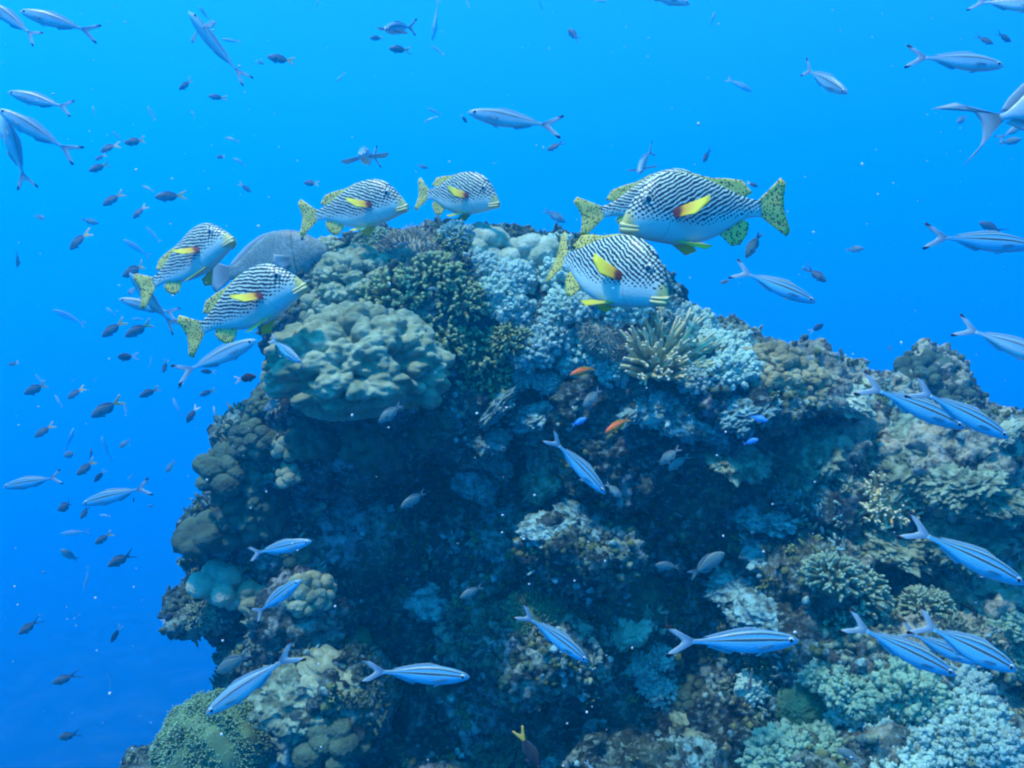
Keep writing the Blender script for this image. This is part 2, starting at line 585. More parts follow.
def shape(kind, mat, i):
    me = SHAPES[kind][i % len(SHAPES[kind])]
    key = (me.name, mat)
    if key not in _variants:
        c = me.copy(); c.materials.clear(); c.materials.append(M[mat]); _variants[key] = c
    return _variants[key]


CORALS = []   # (object, px, py, r)
_ci = [0]


def coral(name, kind, mat, px, py, rpx, label, group=None, cat='coral', depth=None, axis=None, sink=.35, stretch=(1, 1, 1)):
    loc, nor = hit(px, py)
    if loc is None:
        for k in range(1, 12):
            loc, nor = hit(px, py + 4 * k)
            if loc is not None: break
    if depth is not None or loc is None:
        loc = W(px, py, depth or 3.8); nor = Vector((0, -.6, .8))
    r = rpx * loc.y / F
    ax = Vector(axis) if axis else (nor * .55 + Vector((0, -.15, .75)))
    ax.normalize()
    q = ax.to_track_quat('Z', 'Y')
    i = _ci[0]; _ci[0] += 1
    o = link(name, shape(kind, mat, i))
    o.rotation_mode = 'QUATERNION'
    o.rotation_quaternion = q @ Matrix.Rotation(i * 2.1, 4, 'Z').to_quaternion()
    o.scale = (r * stretch[0], r * stretch[1], r * stretch[2])
    o.location = loc - ax * r * sink
    CORALS.append((np.array(o.location), r))
    tag(o, label, cat, group)
    return o


# ------------------------------------------------------------------ coral colonies
CL = [
    # kind, material, px, py, radius px, name, label
    ('bristles', 'bristle', 410, 243, 43, 'cushion_coral', 'grey brown bristly cushion coral crowning the reef under the two upper sweetlips', {}),
    ('lobed', 'lobed', 362, 268, 55, 'lobed_coral', 'pebbly beige lobed coral on the left shoulder beside the grey fish snout', {'stretch': (1, 1, .95)}),
    ('lump', 'lobed', 330, 305, 28, 'lobed_coral', 'small beige lobed coral wedged between the shoulder coral and the big ledge dome', {}),
    ('lobed', 'lobed', 353, 350, 101, 'lobed_coral', 'largest beige dome of folded coral overhanging the dark cave on the left', {'depth': 2.95, 'axis': (-.05, -.22, .95), 'sink': .25, 'stretch': (1, 1, .95)}),
    ('smooth', 'pale', 484, 240, 25, 'massive_coral', 'pale smooth rounded coral knob on the crest right of the bristly cushion', {}),
    ('smooth', 'pale', 525, 252, 28, 'massive_coral', 'second pale smooth knob on the crest, left of the diving striped sweetlips', {}),
    ('smooth', 'pale', 590, 250, 30, 'massive_coral', 'pale smooth coral just behind the back of the diving striped sweetlips', {'depth': 4.2}),
    ('stubby', 'green', 398, 288, 36, 'branching_coral', 'yellow green stubby coral directly below the bristly crest cushion', {}),
    ('stubby', 'green', 432, 270, 32, 'branching_coral', 'yellow green stubby coral right below the crest cushion, facing the water', {}),
    ('stubby', 'green', 460, 294, 32, 'branching_coral', 'yellow green stubby coral left of the lilac soft corals', {}),
    ('stubby', 'green', 404, 322, 32, 'branching_coral', 'dark yellow green stubby coral just above the right half of the big ledge dome', {}),
    ('stubby', 'green', 442, 332, 33, 'branching_coral', 'dark stubby coral in the hollow right of the big ledge dome top', {}),
    ('stubby', 'green', 366, 318, 25, 'branching_coral', 'small stubby coral between pebbly shoulder coral and big ledge dome', {}),
    ('stubby', 'green', 474, 345, 32, 'branching_coral', 'stubby coral with yellowish tips below the lilac soft coral slope', {}),
    ('stubby', 'green', 492, 372, 28, 'branching_coral', 'lowest stubby yellow tipped coral right of the big ledge dome', {}),
    ('stubby', 'green', 512, 335, 24, 'branching_coral', 'stubby yellow tipped coral tucked among lilac soft corals', {}),
    ('bush', 'green', 452, 240, 24, 'branching_coral', 'small dark bushy coral between crest cushion and smooth pale knob', {}),
    ('lobed', 'lobed', 332, 250, 27, 'lobed_coral', 'small beige lobed coral on the skyline under the left crest sweetlips belly', {}),
    ('tufts', 'soft', 456, 232, 18, 'soft_coral', 'small lilac soft coral on the skyline under the smaller crest sweetlips', {}),
    ('tufts', 'softt', 372, 238, 18, 'soft_coral', 'small tan soft coral on the skyline left of the bristly cushion', {}),
    ('tufts', 'softw', 552, 246, 24, 'soft_coral', 'whitish soft coral on the skyline just left of the diving sweetlips tail', {}),
    ('tufts', 'softw', 648, 304, 22, 'soft_coral', 'whitish soft coral right under the mouth of the diving sweetlips', {}),
    ('tufts', 'soft', 478, 266, 25, 'soft_coral', 'lilac soft coral clump under the left smooth crest knob', {}),
    ('tufts', 'soft', 508, 274, 29, 'soft_coral', 'lilac soft coral clump under the right smooth crest knob', {}),
    ('tufts', 'soft', 540, 290, 34, 'soft_coral', 'lilac soft coral clump beside the tail of the diving striped sweetlips', {}),
    ('tufts', 'soft', 518, 308, 27, 'soft_coral', 'lilac grey soft coral clump in the middle of the left soft coral slope', {}),
    ('tufts', 'soft', 554, 324, 31, 'soft_coral', 'lilac soft coral clump under the belly fin of the diving sweetlips', {}),
    ('tufts', 'soft', 532, 344, 26, 'soft_coral', 'small lilac soft coral at the foot of the left soft coral slope', {}),
    ('tufts', 'softw', 566, 272, 28, 'soft_coral', 'whitish soft coral on the crest hidden half behind the diving sweetlips tail', {}),
    ('tufts', 'soft', 590, 300, 32, 'soft_coral', 'pale soft coral right beneath the belly of the diving sweetlips', {}),
    ('tufts', 'softw', 622, 300, 30, 'soft_coral', 'whitish soft coral showing between diving sweetlips and finger coral', {}),
    ('tufts', 'softw', 498, 292, 24, 'soft_coral', 'whitish soft coral tuft right of the yellow green stubby corals', {}),
    ('tufts', 'softw', 562, 300, 26, 'soft_coral', 'whitish soft coral left of the belly fin of the diving sweetlips', {}),
    ('tufts', 'softw', 580, 342, 32, 'soft_coral', 'whitish soft coral clump above left of the upper orange fish', {}),
    ('tufts', 'soft', 606, 362, 26, 'soft_coral', 'pale soft coral clump beside the upper orange fish', {}),
    ('bristles', 'bristle', 612, 328, 36, 'cushion_coral', 'bristly grey coral left of the cream finger coral spray', {}),
    ('fingers', 'cream', 655, 360, 52, 'finger_coral', 'cream spray of long pointed finger coral under the diving sweetlips mouth', {'sink': .2, 'axis': (.05, -.35, .93)}),
    ('tufts', 'softw', 690, 330, 34, 'soft_coral', 'whitish soft coral mound right behind the cream finger coral', {}),
    ('tufts', 'softw', 718, 345, 36, 'soft_coral', 'whitish soft coral mound on the right crest before the brown nodules', {}),
    ('tufts', 'soft', 672, 318, 20, 'soft_coral', 'small pale soft coral on the skyline below the diving sweetlips mouth', {}),
    ('tufts', 'softw', 735, 366, 27, 'soft_coral', 'lower whitish soft coral between finger coral and brown nodule coral', {}),
    ('tufts', 'soft', 700, 372, 24, 'soft_coral', 'pale soft coral low on the right of the cream finger coral', {}),
    ('nodule', 'brown', 782, 362, 42, 'nodule_coral', 'brown knobbly coral dome on the right crest', {}),
    ('nodule', 'brown', 812, 380, 30, 'nodule_coral', 'smaller brown knobbly coral right below the brown dome', {}),
    ('lump', 'brown', 760, 376, 22, 'nodule_coral', 'small brown knobbly coral at the left foot of the brown dome', {}),
    ('slab', 'pale', 848, 386, 26, 'foliose_coral', 'pale folded coral on the skyline between brown nodules and dark rock knob', {}),
    ('slab', 'pale', 872, 380, 15, 'foliose_coral', 'small pale folded coral just left of the dark rock knob', {}),
    ('lump', 'dark', 926, 374, 35, 'massive_coral', 'dark rounded coral knob standing up on the right skyline', {'depth': 4.1, 'axis': (0, 0, 1), 'sink': .3, 'stretch': (.9, .9, 1.15)}),
    ('lump', 'dark', 952, 396, 20, 'massive_coral', 'dark low coral lump right of the tall skyline knob', {}),
    ('slab', 'pale', 998, 428, 18, 'foliose_coral', 'pale craggy knob on the right skyline near the picture edge', {}),
    ('bush', 'cream', 884, 494, 35, 'branching_coral', 'bright cream bushy coral standing alone on the right slope', {}),
    ('stubby', 'tan', 834, 570, 32, 'branching_coral', 'leftmost tan bushy coral of the mid right thicket', {}),
    ('stubby', 'tan', 868, 588, 30, 'branching_coral', 'tan bushy coral in the centre of the mid right thicket', {}),
    ('stubby', 'tan', 902, 576, 31, 'branching_coral', 'tan bushy coral under the tail of the right edge fusilier', {}),
    ('stubby', 'tan', 926, 602, 26, 'branching_coral', 'rightmost tan bushy coral of the mid right thicket', {}),
    ('stubby', 'tan', 846, 610, 26, 'branching_coral', 'lowest tan bushy coral left in the mid right thicket', {}),
    ('stubby', 'tan', 892, 614, 24, 'branching_coral', 'tan bushy coral just above the tail of the lower right fusilier', {}),
    ('bigtufts', 'softw', 884, 722, 68, 'soft_coral', 'big whitish soft coral mound in the lower right corner foreground', {}),
    ('bigtufts', 'softw', 945, 722, 52, 'soft_coral', 'whitish soft coral mound under the lower right fusilier pair', {}),
    ('bigtufts', 'softt', 826, 742, 48, 'soft_coral', 'tan grey soft coral mound left of the big whitish foreground mound', {}),
    ('tufts', 'soft', 985, 742, 34, 'soft_coral', 'lilac soft coral mound near the bottom right corner', {}),
    ('tufts', 'softt', 906, 684, 40, 'soft_coral', 'tan grey soft coral behind the big whitish foreground mound', {}),
    ('tufts', 'soft', 964, 694, 34, 'soft_coral', 'lilac soft coral below the rightmost fusilier head', {}),
    ('tufts', 'softt', 852, 686, 30, 'soft_coral', 'tan grey soft coral just right of the small maze coral', {}),
    ('bigtufts', 'softw', 920, 775, 55, 'soft_coral', 'whitish soft coral mound cut by the bottom picture edge', {}),
    ('tufts', 'softt', 782, 752, 34, 'soft_coral', 'tan grey soft coral low on the left of the foreground mounds', {}),
    ('tufts', 'softt', 1012, 650, 24, 'soft_coral', 'pale soft coral at the right picture edge beside the fusilier head', {}),
    ('tufts', 'softt', 998, 622, 24, 'soft_coral', 'pale soft coral at the right picture edge above the fusilier pair', {}),
    ('tufts', 'softt', 824, 668, 24, 'soft_coral', 'tan grey soft coral right behind the striped fusilier head', {}),
    ('brain', 'bgreen', 806, 700, 28, 'maze_coral', 'small round pale green maze coral beneath the long striped fusilier', {}),
    ('tufts', 'soft', 640, 664, 20, 'soft_coral', 'pale blue grey soft coral knob left of the striped fusilier tail', {}),
    ('tufts', 'soft', 664, 680, 22, 'soft_coral', 'pale blue grey soft coral under the striped fusilier tail', {}),
    ('tufts', 'soft', 662, 652, 17, 'soft_coral', 'smallest pale soft coral above its two neighbours near the fusilier tail', {}),
    ('tufts', 'softw', 757, 682, 20, 'soft_coral', 'pale soft coral directly under the belly of the long striped fusilier', {}),
    ('lump', 'dark', 690, 690, 26, 'massive_coral', 'dark lumpy coral right of the pale blue grey soft corals', {}),
    ('bristles', 'bgreen', 545, 612, 46, 'cushion_coral', 'wide dark green bristly dome right above the diving lower fusilier', {}),
    ('brain', 'bgreen', 355, 634, 19, 'maze_coral', 'round grey green maze coral in the dark lower left wall', {}),
    ('slab', 'pale', 628, 622, 20, 'encrusting_coral', 'speckled pale encrusting coral right of the dark green bristly dome', {}),
    ('slab', 'encrust', 548, 520, 22, 'encrusting_coral', 'greenish white crust below the head of the diving centre fusilier, left part', {}),
    ('slab', 'encrust', 500, 455, 18, 'encrusting_coral', 'small greenish white crust in the wall between cave and diving centre fusilier', {}),
    ('tufts', 'soft', 520, 372, 18, 'soft_coral', 'small pale soft coral at the left of the upper orange fish', {}),
    ('tufts', 'soft', 548, 378, 17, 'soft_coral', 'small pale soft coral just below left of the upper orange fish', {}),
    ('slab', 'encrust', 768, 505, 26, 'encrusting_coral', 'bluish crust on the wall above the hollow left of the tan thicket', {}),
    ('slab', 'encrust', 770, 610, 30, 'encrusting_coral', 'bluish grey crust above the head of the long striped fusilier', {}),
    ('lump', 'dark', 640, 590, 26, 'massive_coral', 'dark lumpy coral in the lower wall above the speckled crust', {}),
    # left flank
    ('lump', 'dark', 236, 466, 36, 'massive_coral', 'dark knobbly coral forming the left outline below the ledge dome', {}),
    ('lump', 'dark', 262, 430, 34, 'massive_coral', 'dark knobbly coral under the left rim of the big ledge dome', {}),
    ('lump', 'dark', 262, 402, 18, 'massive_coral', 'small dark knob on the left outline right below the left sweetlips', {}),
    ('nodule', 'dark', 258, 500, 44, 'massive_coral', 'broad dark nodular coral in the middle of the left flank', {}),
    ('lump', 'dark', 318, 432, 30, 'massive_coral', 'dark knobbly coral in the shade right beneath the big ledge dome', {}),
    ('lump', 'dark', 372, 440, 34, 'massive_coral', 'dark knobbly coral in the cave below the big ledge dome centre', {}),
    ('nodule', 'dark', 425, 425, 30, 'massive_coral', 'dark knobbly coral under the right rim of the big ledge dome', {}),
    ('smooth', 'dark', 214, 528, 30, 'massive_coral', 'dark smooth shield shaped coral with a pale rim on the left outline', {}),
    ('smooth', 'lobed', 287, 446, 14, 'pillar_coral', 'upper pale tipped pillar coral at the left rim of the cave', {}),
    ('smooth', 'lobed', 291, 470, 14, 'pillar_coral', 'lower pale tipped pillar coral at the left rim of the cave', {}),
    ('smooth', 'pale', 222, 582, 26, 'massive_coral', 'pale smooth mound low on the left outline', {}),
    ('smooth', 'lobed', 254, 590, 24, 'massive_coral', 'beige smooth mound right of the pale left outline mound', {}),
    ('bush', 'tan', 196, 612, 19, 'branching_coral', 'dark twiggy coral at the lowest left overhang tip', {}),
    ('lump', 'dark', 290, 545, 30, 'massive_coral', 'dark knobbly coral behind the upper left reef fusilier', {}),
    ('lump', 'lobed', 308, 590, 26, 'massive_coral', 'olive lumpy coral by the head of the climbing fusilier', {}),
    ('bdome', 'bgreen', 213, 738, 62, 'bristle_coral', 'green bristly coral dome in the lower left corner of the reef', {'depth': 3.0, 'axis': (-.1, -.1, 1), 'sink': 0.2}),
    ('lump', 'lobed', 335, 668, 32, 'massive_coral', 'olive coral shelf below the round grey green maze coral', {'stretch': (1.2, 1, .5)}),
    ('slab', 'ledge', 300, 690, 36, 'encrusting_coral', 'yellowish crusted coral ledge left of the low striped fusilier', {}),
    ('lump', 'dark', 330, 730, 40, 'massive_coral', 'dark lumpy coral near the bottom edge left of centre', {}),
    ('slab', 'encrust', 285, 735, 34, 'encrusting_coral', 'craggy grey coral right beside the green bristly dome', {}),
    # centre wall and right slope crusts
    ('slab', 'encrust', 592, 512, 26, 'encrusting_coral', 'pale crusted plate below the head of the diving centre fusilier', {}),
    ('slab', 'encrust', 556, 496, 24, 'encrusting_coral', 'pale crusted plate left of the diving centre fusilier head', {}),
    ('slab', 'ledge', 538, 476, 20, 'encrusting_coral', 'yellowish crusted rock left of the diving centre fusilier', {}),
    ('slab', 'encrust', 488, 398, 24, 'encrusting_coral', 'whitish crusted knob in the wall below the lowest stubby coral', {}),
    ('slab', 'encrust', 488, 432, 17, 'encrusting_coral', 'small whitish crusted plate left of the diving centre fusilier tail', {}),
    ('slab', 'encrust', 478, 474, 22, 'encrusting_coral', 'pinkish white crusted patch at the right rim of the cave', {}),
    ('slab', 'encrust', 500, 505, 17, 'encrusting_coral', 'small pinkish white patch low on the right rim of the cave', {}),
    ('slab', 'encrust', 440, 522, 13, 'encrusting_coral', 'tiny pale patch right below the lower wall chromis', {}),
    ('slab', 'encrust', 505, 540, 20, 'encrusting_coral', 'grey crusted patch above the dark green bristly dome', {}),
    ('slab', 'encrust', 530, 400, 26, 'encrusting_coral', 'grey white craggy coral above the diving centre fusilier tail', {}),
    ('slab', 'encrust', 640, 395, 24, 'encrusting_coral', 'grey white craggy coral at the foot of the cream finger coral', {}),
    ('slab', 'encrust', 745, 400, 28, 'encrusting_coral', 'grey craggy coral beneath the brown nodule dome', {}),
    ('slab', 'encrust', 690, 405, 28, 'encrusting_coral', 'grey craggy coral below the right whitish soft coral mounds', {}),
    ('slab', 'ledge', 742, 448, 26, 'encrusting_coral', 'yellowish crusted ledge beside the two small blue fish', {}),
    ('slab', 'ledge', 800, 448, 32, 'encrusting_coral', 'brownish slanting crust right of the two small blue fish', {}),
    ('slab', 'ledge', 872, 428, 36, 'encrusting_coral', 'yellowish dead coral ledge under the upper of the right slope fusiliers', {}),
    ('slab', 'ledge', 918, 446, 38, 'encrusting_coral', 'yellowish dead coral ledge above the bright cream bushy coral', {}),
    ('slab', 'ledge', 958, 470, 34, 'encrusting_coral', 'yellowish rubble ledge under the right pair of fusilier heads', {}),
    ('slab', 'ledge', 1000, 484, 32, 'encrusting_coral', 'yellowish rubble at the right edge above the lone right edge fusilier', {}),
    ('slab', 'ledge', 905, 530, 34, 'encrusting_coral', 'yellowish flat ledge under the bright cream bushy coral', {}),
    ('slab', 'ledge', 962, 525, 34, 'encrusting_coral', 'yellowish rubble right of the bright cream bushy coral', {}),
    ('slab', 'encrust', 790, 540, 34, 'encrusting_coral', 'bluish grey crusted rock in the hollow left of the tan thicket', {}),
    ('slab', 'encrust', 745, 575, 30, 'encrusting_coral', 'bluish grey crusted rock behind the rounded surgeonfish near the wall', {}),
    ('slab', 'encrust', 600, 720, 34, 'encrusting_coral', 'grey crusted lump near the bottom edge below centre', {}),
    ('slab', 'encrust', 560, 748, 34, 'encrusting_coral', 'grey crusted lump right of the dark yellow tailed angelfish', {}),
    ('slab', 'ledge', 720, 720, 36, 'encrusting_coral', 'brownish plate coral left of the small round maze coral', {'stretch': (1.2, 1, .6)}),
    ('slab', 'encrust', 690, 755, 30, 'encrusting_coral', 'grey crusted lump at the bottom edge right of centre', {}),
    ('slab', 'encrust', 440, 590, 26, 'encrusting_coral', 'dim bluish crust in the wall above the low striped fusilier', {}),
    ('slab', 'encrust', 420, 740, 34, 'encrusting_coral', 'dim bluish crust under the low striped fusilier', {}),
]
for kind, mat, px, py, r, nm, lab, kw in CL:
    coral(nm, kind, mat, px, py, r, lab, nm.replace('_', ' ') + ' colonies on the reef', nm.replace('_', ' '), **(dict(sink=.48) if kind == 'slab' else {}), **kw)


# ------------------------------------------------------------------ uncountable small growth all over the rock
def reef_growth():
    n = 8000
    tri = np.array([p.vertices[:3] for p in me.polygons])
    fc = co[tri].mean(1)
    nn = no[tri].mean(1)
    camdir = -fc / np.linalg.norm(fc, axis=1)[:, None]
    facing = (nn * camdir).sum(1) > -.15
    px = 512 + F * fc[:, 0] / fc[:, 1]; py = 384 - F * fc[:, 2] / fc[:, 1]
    inview = (px > 120) & (px < 1080) & (py > 180) & (py < 830)
    free = np.ones(len(fc), bool)
    for c0, r0 in CORALS: free &= ((fc - c0) ** 2).sum(1) > (.92 * r0) ** 2
    dens = np.clip(.5 + 1.3 * fbm(fc * 3.1, 3, 77), .03, 1) * (.35 + .65 * np.clip(nn[:, 2] + .4, 0, 1))
    idx = np.where(facing & inview & free)[0]
    pr = dens[idx] / dens[idx].sum()
    ch = RNG.choice(idx, n, p=pr)
    A = Acc()
    V1, F1 = ico(2)
    kn = fbm(fc[ch] * 4.3, 2, 5)
    mm = np.clip(np.floor((fbm(fc[ch] * 2.6, 2, 31) + RNG.normal(0, .1, n)) * 5 + 1.6), 0, 3).astype(int)
    mm = np.array([2, 1, 0, 3])[mm]
    for c, i in enumerate(ch):
        p, q = fc[i], nn[i] * .7 + np.array([0, 0, .5])
        q = q / np.linalg.norm(q)
        k = kn[c] + RNG.normal(0, .15)
        if k > -.12:                                       # knobs
            r = RNG.uniform(.005, .015)
            V = V1 * (1 + .6 * vnoise(V1 * 2 + RNG.uniform(0, 90), 3))[:, None] * r
            A.add(V + p + q * r * .3, [F1], mat=int(mm[c]), tip=.3)
        else:                                             # short fingers
            m = int(mm[c])
            for j in range(int(RNG.integers(3, 6))):
                e = q + RNG.normal(0, .55, 3); e /= np.linalg.norm(e)
                L = RNG.uniform(.012, .027); th = RNG.uniform(.004, .007)
                s = p + RNG.normal(0, .007, 3)
                tube(A, [s, s + e * L], [th, th * .7], 5, 0, .9, mat=m)
    o = link('reef_growth', A.mesh('reef_growth', [M['encrust'], M['green'], M['dark'], M['ledge']]))
    tag(o, 'small knobs and twigs of coral and algae covering the reef rock', 'reef growth', kind='stuff')
reef_growth()
# ------------------------------------------------------------------ fish: shapes (unit standard length, head +x, back +z)
def prof(pts, t):
    xs, ys = zip(*pts)
    # smooth (cosine eased Catmull-like) interpolation of a profile
    t = np.asarray(t, float)
    xs = np.array(xs, float); ys = np.array(ys, float)
    m = np.gradient(ys, xs)
    i = np.clip(np.searchsorted(xs, t) - 1, 0, len(xs) - 2)
    h = xs[i + 1] - xs[i]; u = np.clip((t - xs[i]) / h, 0, 1)
    return ((2 * u ** 3 - 3 * u ** 2 + 1) * ys[i] + (u ** 3 - 2 * u ** 2 + u) * h * m[i]
            + (-2 * u ** 3 + 3 * u ** 2) * ys[i + 1] + (u ** 3 - u ** 2) * h * m[i + 1])


def bender(b):
    def f(V):
        V = np.array(V, float)
        t = .5 - V[:, 0]
        V[:, 1] += b * np.clip(t - .25, 0, None) ** 2
        V[:, 0] += .25 * abs(b) * np.clip(t - .25, 0, None) ** 2
        return V
    return f


def body_arrays(sp, n=44, m=24, bend=0.):
    t = 1 - np.cos(np.linspace(0, 1, n) * math.pi / 2) ** 1.25
    t = np.linspace(0, 1, n) ** 1.25
    top, bot, wid = prof(sp['top'], t), prof(sp['bot'], t), np.maximum(prof(sp['wid'], t), .004)
    a = np.arange(m) * 2 * math.pi / m
    V, bv, bt = [], [], []
    for i in range(n):
        mid, h = (top[i] + bot[i]) / 2, (top[i] - bot[i]) / 2
        z = mid + h * np.cos(a)
        sn = np.sin(a)
        y = wid[i] * np.sign(sn) * np.abs(sn) ** .85
        V.append(np.stack([np.full(m, .5 - t[i]), y, z], 1))
        bv.append((np.cos(a) + 1) / 2); bt.append(np.full(m, t[i]))
    V = np.concatenate(V)
    q = [(i * m + j, i * m + (j + 1) % m, (i + 1) * m + (j + 1) % m, (i + 1) * m + j) for i in range(n - 1) for j in range(m)]
    caps = np.array([list(range(m))[::-1]]), np.array([[(n - 1) * m + j for j in range(m)]])
    return bender(bend)(V), [np.array(q), caps[0], caps[1]], np.concatenate(bv), np.concatenate(bt)


def fin_arrays(roots, tips, bend=0., th=.006, rays=15, m=6, wave=.0, scallop=.0, curve=(0, 0, 0)):
    Rr, T = np.array(roots, float), np.array(tips, float)
    u = np.linspace(0, 1, rays)
    ip = lambda P: np.stack([np.interp(u, np.linspace(0, 1, len(P)), P[:, k]) for k in range(3)], 1)
    Rr, T = ip(Rr), ip(T)
    if scallop:
        T = T + (Rr - T) * (scallop * (np.arange(rays) % 2))[:, None]
    nrm = np.cross(T - Rr, np.gradient(Rr, axis=0) + 1e-6)
    nrm /= np.linalg.norm(nrm, axis=1)[:, None] + 1e-9
    V, fv = [], []
    for side in (1, -1):
        for j in range(m):
            s = j / (m - 1)
            P = Rr + (T - Rr) * s + np.array(curve) * s * s
            ridge = th * (1 - .8 * s) * (.55 + .45 * (np.arange(rays) % 2))
            P = P + nrm * (side * ridge + wave * s * np.sin(u * 9))[:, None]
            V.append(P); fv.append(np.full(rays, s))
    V = np.concatenate(V); k = rays * m
    q = []
    for i in range(rays - 1):
        for j in range(m - 1):
            a = j * rays + i
            q.append((a, a + 1, a + rays + 1, a + rays))
            q.append((k + a, k + a + rays, k + a + rays + 1, k + a + 1))
        e = (m - 1) * rays + i
        q.append((e, e + 1, k + e + 1, k + e))
    for j in range(m - 1):
        a = j * rays
        q.append((a, a + rays, k + a + rays, k + a))
        a = j * rays + rays - 1
        q.append((a, k + a, k + a + rays, a + rays))
    return bender(bend)(V), [np.array(q)], np.concatenate(fv)


def eye_arrays(sp, bend=0., side=1):
    t0, z0, r = sp['eye']
    V, Fc = ico(3)
    yw = float(prof(sp['wid'], np.array([t0]))[0])
    top, bot = float(prof(sp['top'], np.array([t0]))[0]), float(prof(sp['bot'], np.array([t0]))[0])
    k = abs((z0 - (top + bot) / 2) / ((top - bot) / 2))
    y0 = yw * (1 - min(k, .95) ** 2) ** .425
    P = V * (r, r * .5, r) + (.5 - t0, side * (y0 - r * .2), z0)
    c = V[Fc].mean(1)
    mi = ((c[:, 0] ** 2 + c[:, 2] ** 2) < sp.get('pupil', .58) ** 2) & (c[:, 1] * side > 0)
    return bender(bend)(P), Fc, mi.astype(int)


def along(sp, which, ts, off=0.):
    return [(.5 - t, 0, float(prof(sp[which], np.array([t]))[0]) + off) for t in ts]


def tail_fin(zr, pts):
    """pts: outline of the hind edge, upper to lower, relative to the tail base"""
    n = len(pts)
    roots = [(-.485, 0, zr - 2 * zr * i / (n - 1)) for i in range(n)]
    return roots, [(-.5 + x, 0, z) for x, z in pts]


SWEET = dict(
    top=[(0, -.048), (.02, -.01), (.06, .052), (.12, .125), (.2, .198), (.3, .238), (.42, .24), (.58, .2), (.72, .145), (.85, .085), (.95, .056), (1, .052)],
    bot=[(0, -.075), (.03, -.10), (.1, -.13), (.2, -.16), (.35, -.19), (.5, -.188), (.62, -.165), (.75, -.112), (.87, -.064), (1, -.052)],
    wid=[(0, .02), (.04, .042), (.12, .068), (.25, .088), (.4, .086), (.6, .06), (.8, .028), (1, .012)], eye=(.165, .078, .031), pupil=.6)
FUSI = dict(
    top=[(0, .0), (.03, .026), (.1, .058), (.22, .088), (.4, .108), (.6, .09), (.8, .048), (.93, .024), (1, .022)],
    bot=[(0, -.012), (.03, -.032), (.1, -.06), (.25, -.095), (.45, -.112), (.62, -.092), (.8, -.045), (.93, -.023), (1, -.022)],
    wid=[(0, .008), (.04, .026), (.12, .048), (.3, .064), (.5, .058), (.7, .038), (.88, .018), (1, .008)], eye=(.085, .008, .030), pupil=.62)
DAMSEL = dict(
    top=[(0, .0), (.05, .06), (.15, .13), (.35, .2), (.55, .19), (.75, .12), (.9, .065), (1, .055)],
    bot=[(0, -.02), (.05, -.07), (.15, -.13), (.35, -.19), (.55, -.19), (.75, -.12), (.9, -.065), (1, -.055)],
    wid=[(0, .012), (.06, .04), (.2, .08), (.4, .09), (.65, .06), (.85, .025), (1, .01)], eye=(.12, .035, .036), pupil=.7)
ANTHIAS = dict(
    top=[(0, .0), (.05, .05), (.15, .11), (.35, .155), (.6, .135), (.8, .08), (.92, .055), (1, .05)],
    bot=[(0, -.02), (.05, -.06), (.15, -.105), (.35, -.15), (.6, -.13), (.8, -.075), (.92, -.052), (1, -.05)],
    wid=[(0, .012), (.06, .04), (.2, .07), (.4, .075), (.65, .05), (.85, .024), (1, .01)], eye=(.12, .035, .034), pupil=.6)
SURG = dict(
    top=[(0, .0), (.04, .05), (.12, .14), (.3, .22), (.5, .215), (.75, .13), (.9, .05), (.96, .026), (1, .028)],
    bot=[(0, -.03), (.05, -.09), (.15, -.16), (.3, -.21), (.5, -.205), (.75, -.12), (.9, -.045), (.96, -.024), (1, -.028)],
    wid=[(0, .01), (.06, .04), (.2, .07), (.4, .08), (.65, .055), (.85, .025), (1, .012)], eye=(.14, .09, .026), pupil=.6)
TRIG = dict(
    top=[(0, .03), (.04, .07), (.12, .13), (.25, .20), (.4, .235), (.6, .215), (.78, .13), (.92, .06), (1, .055)],
    bot=[(0, -.03), (.05, -.07), (.15, -.12), (.3, -.2), (.5, -.25), (.65, -.22), (.8, -.11), (.92, -.06), (1, -.055)],
    wid=[(0, .03), (.06, .06), (.2, .09), (.4, .1), (.65, .065), (.85, .03), (1, .014)], eye=(.2, .12, .022), pupil=.6)


# ------------------------------------------------------------------ fish: skins
def thin(t, col, amount=.45):
    """light passes through a fin membrane"""
    tr = t.n('BsdfTranslucent'); t.put(tr.inputs['Color'], col)
    mx = t.n('MixShader', Fac=amount)
    out = t.t.nodes['Material Output']
    t.t.links.new(t.b.outputs[0], mx.inputs[1]); t.t.links.new(tr.outputs[0], mx.inputs[2]); t.t.links.new(mx.outputs[0], out.inputs['Surface'])
    return t.m


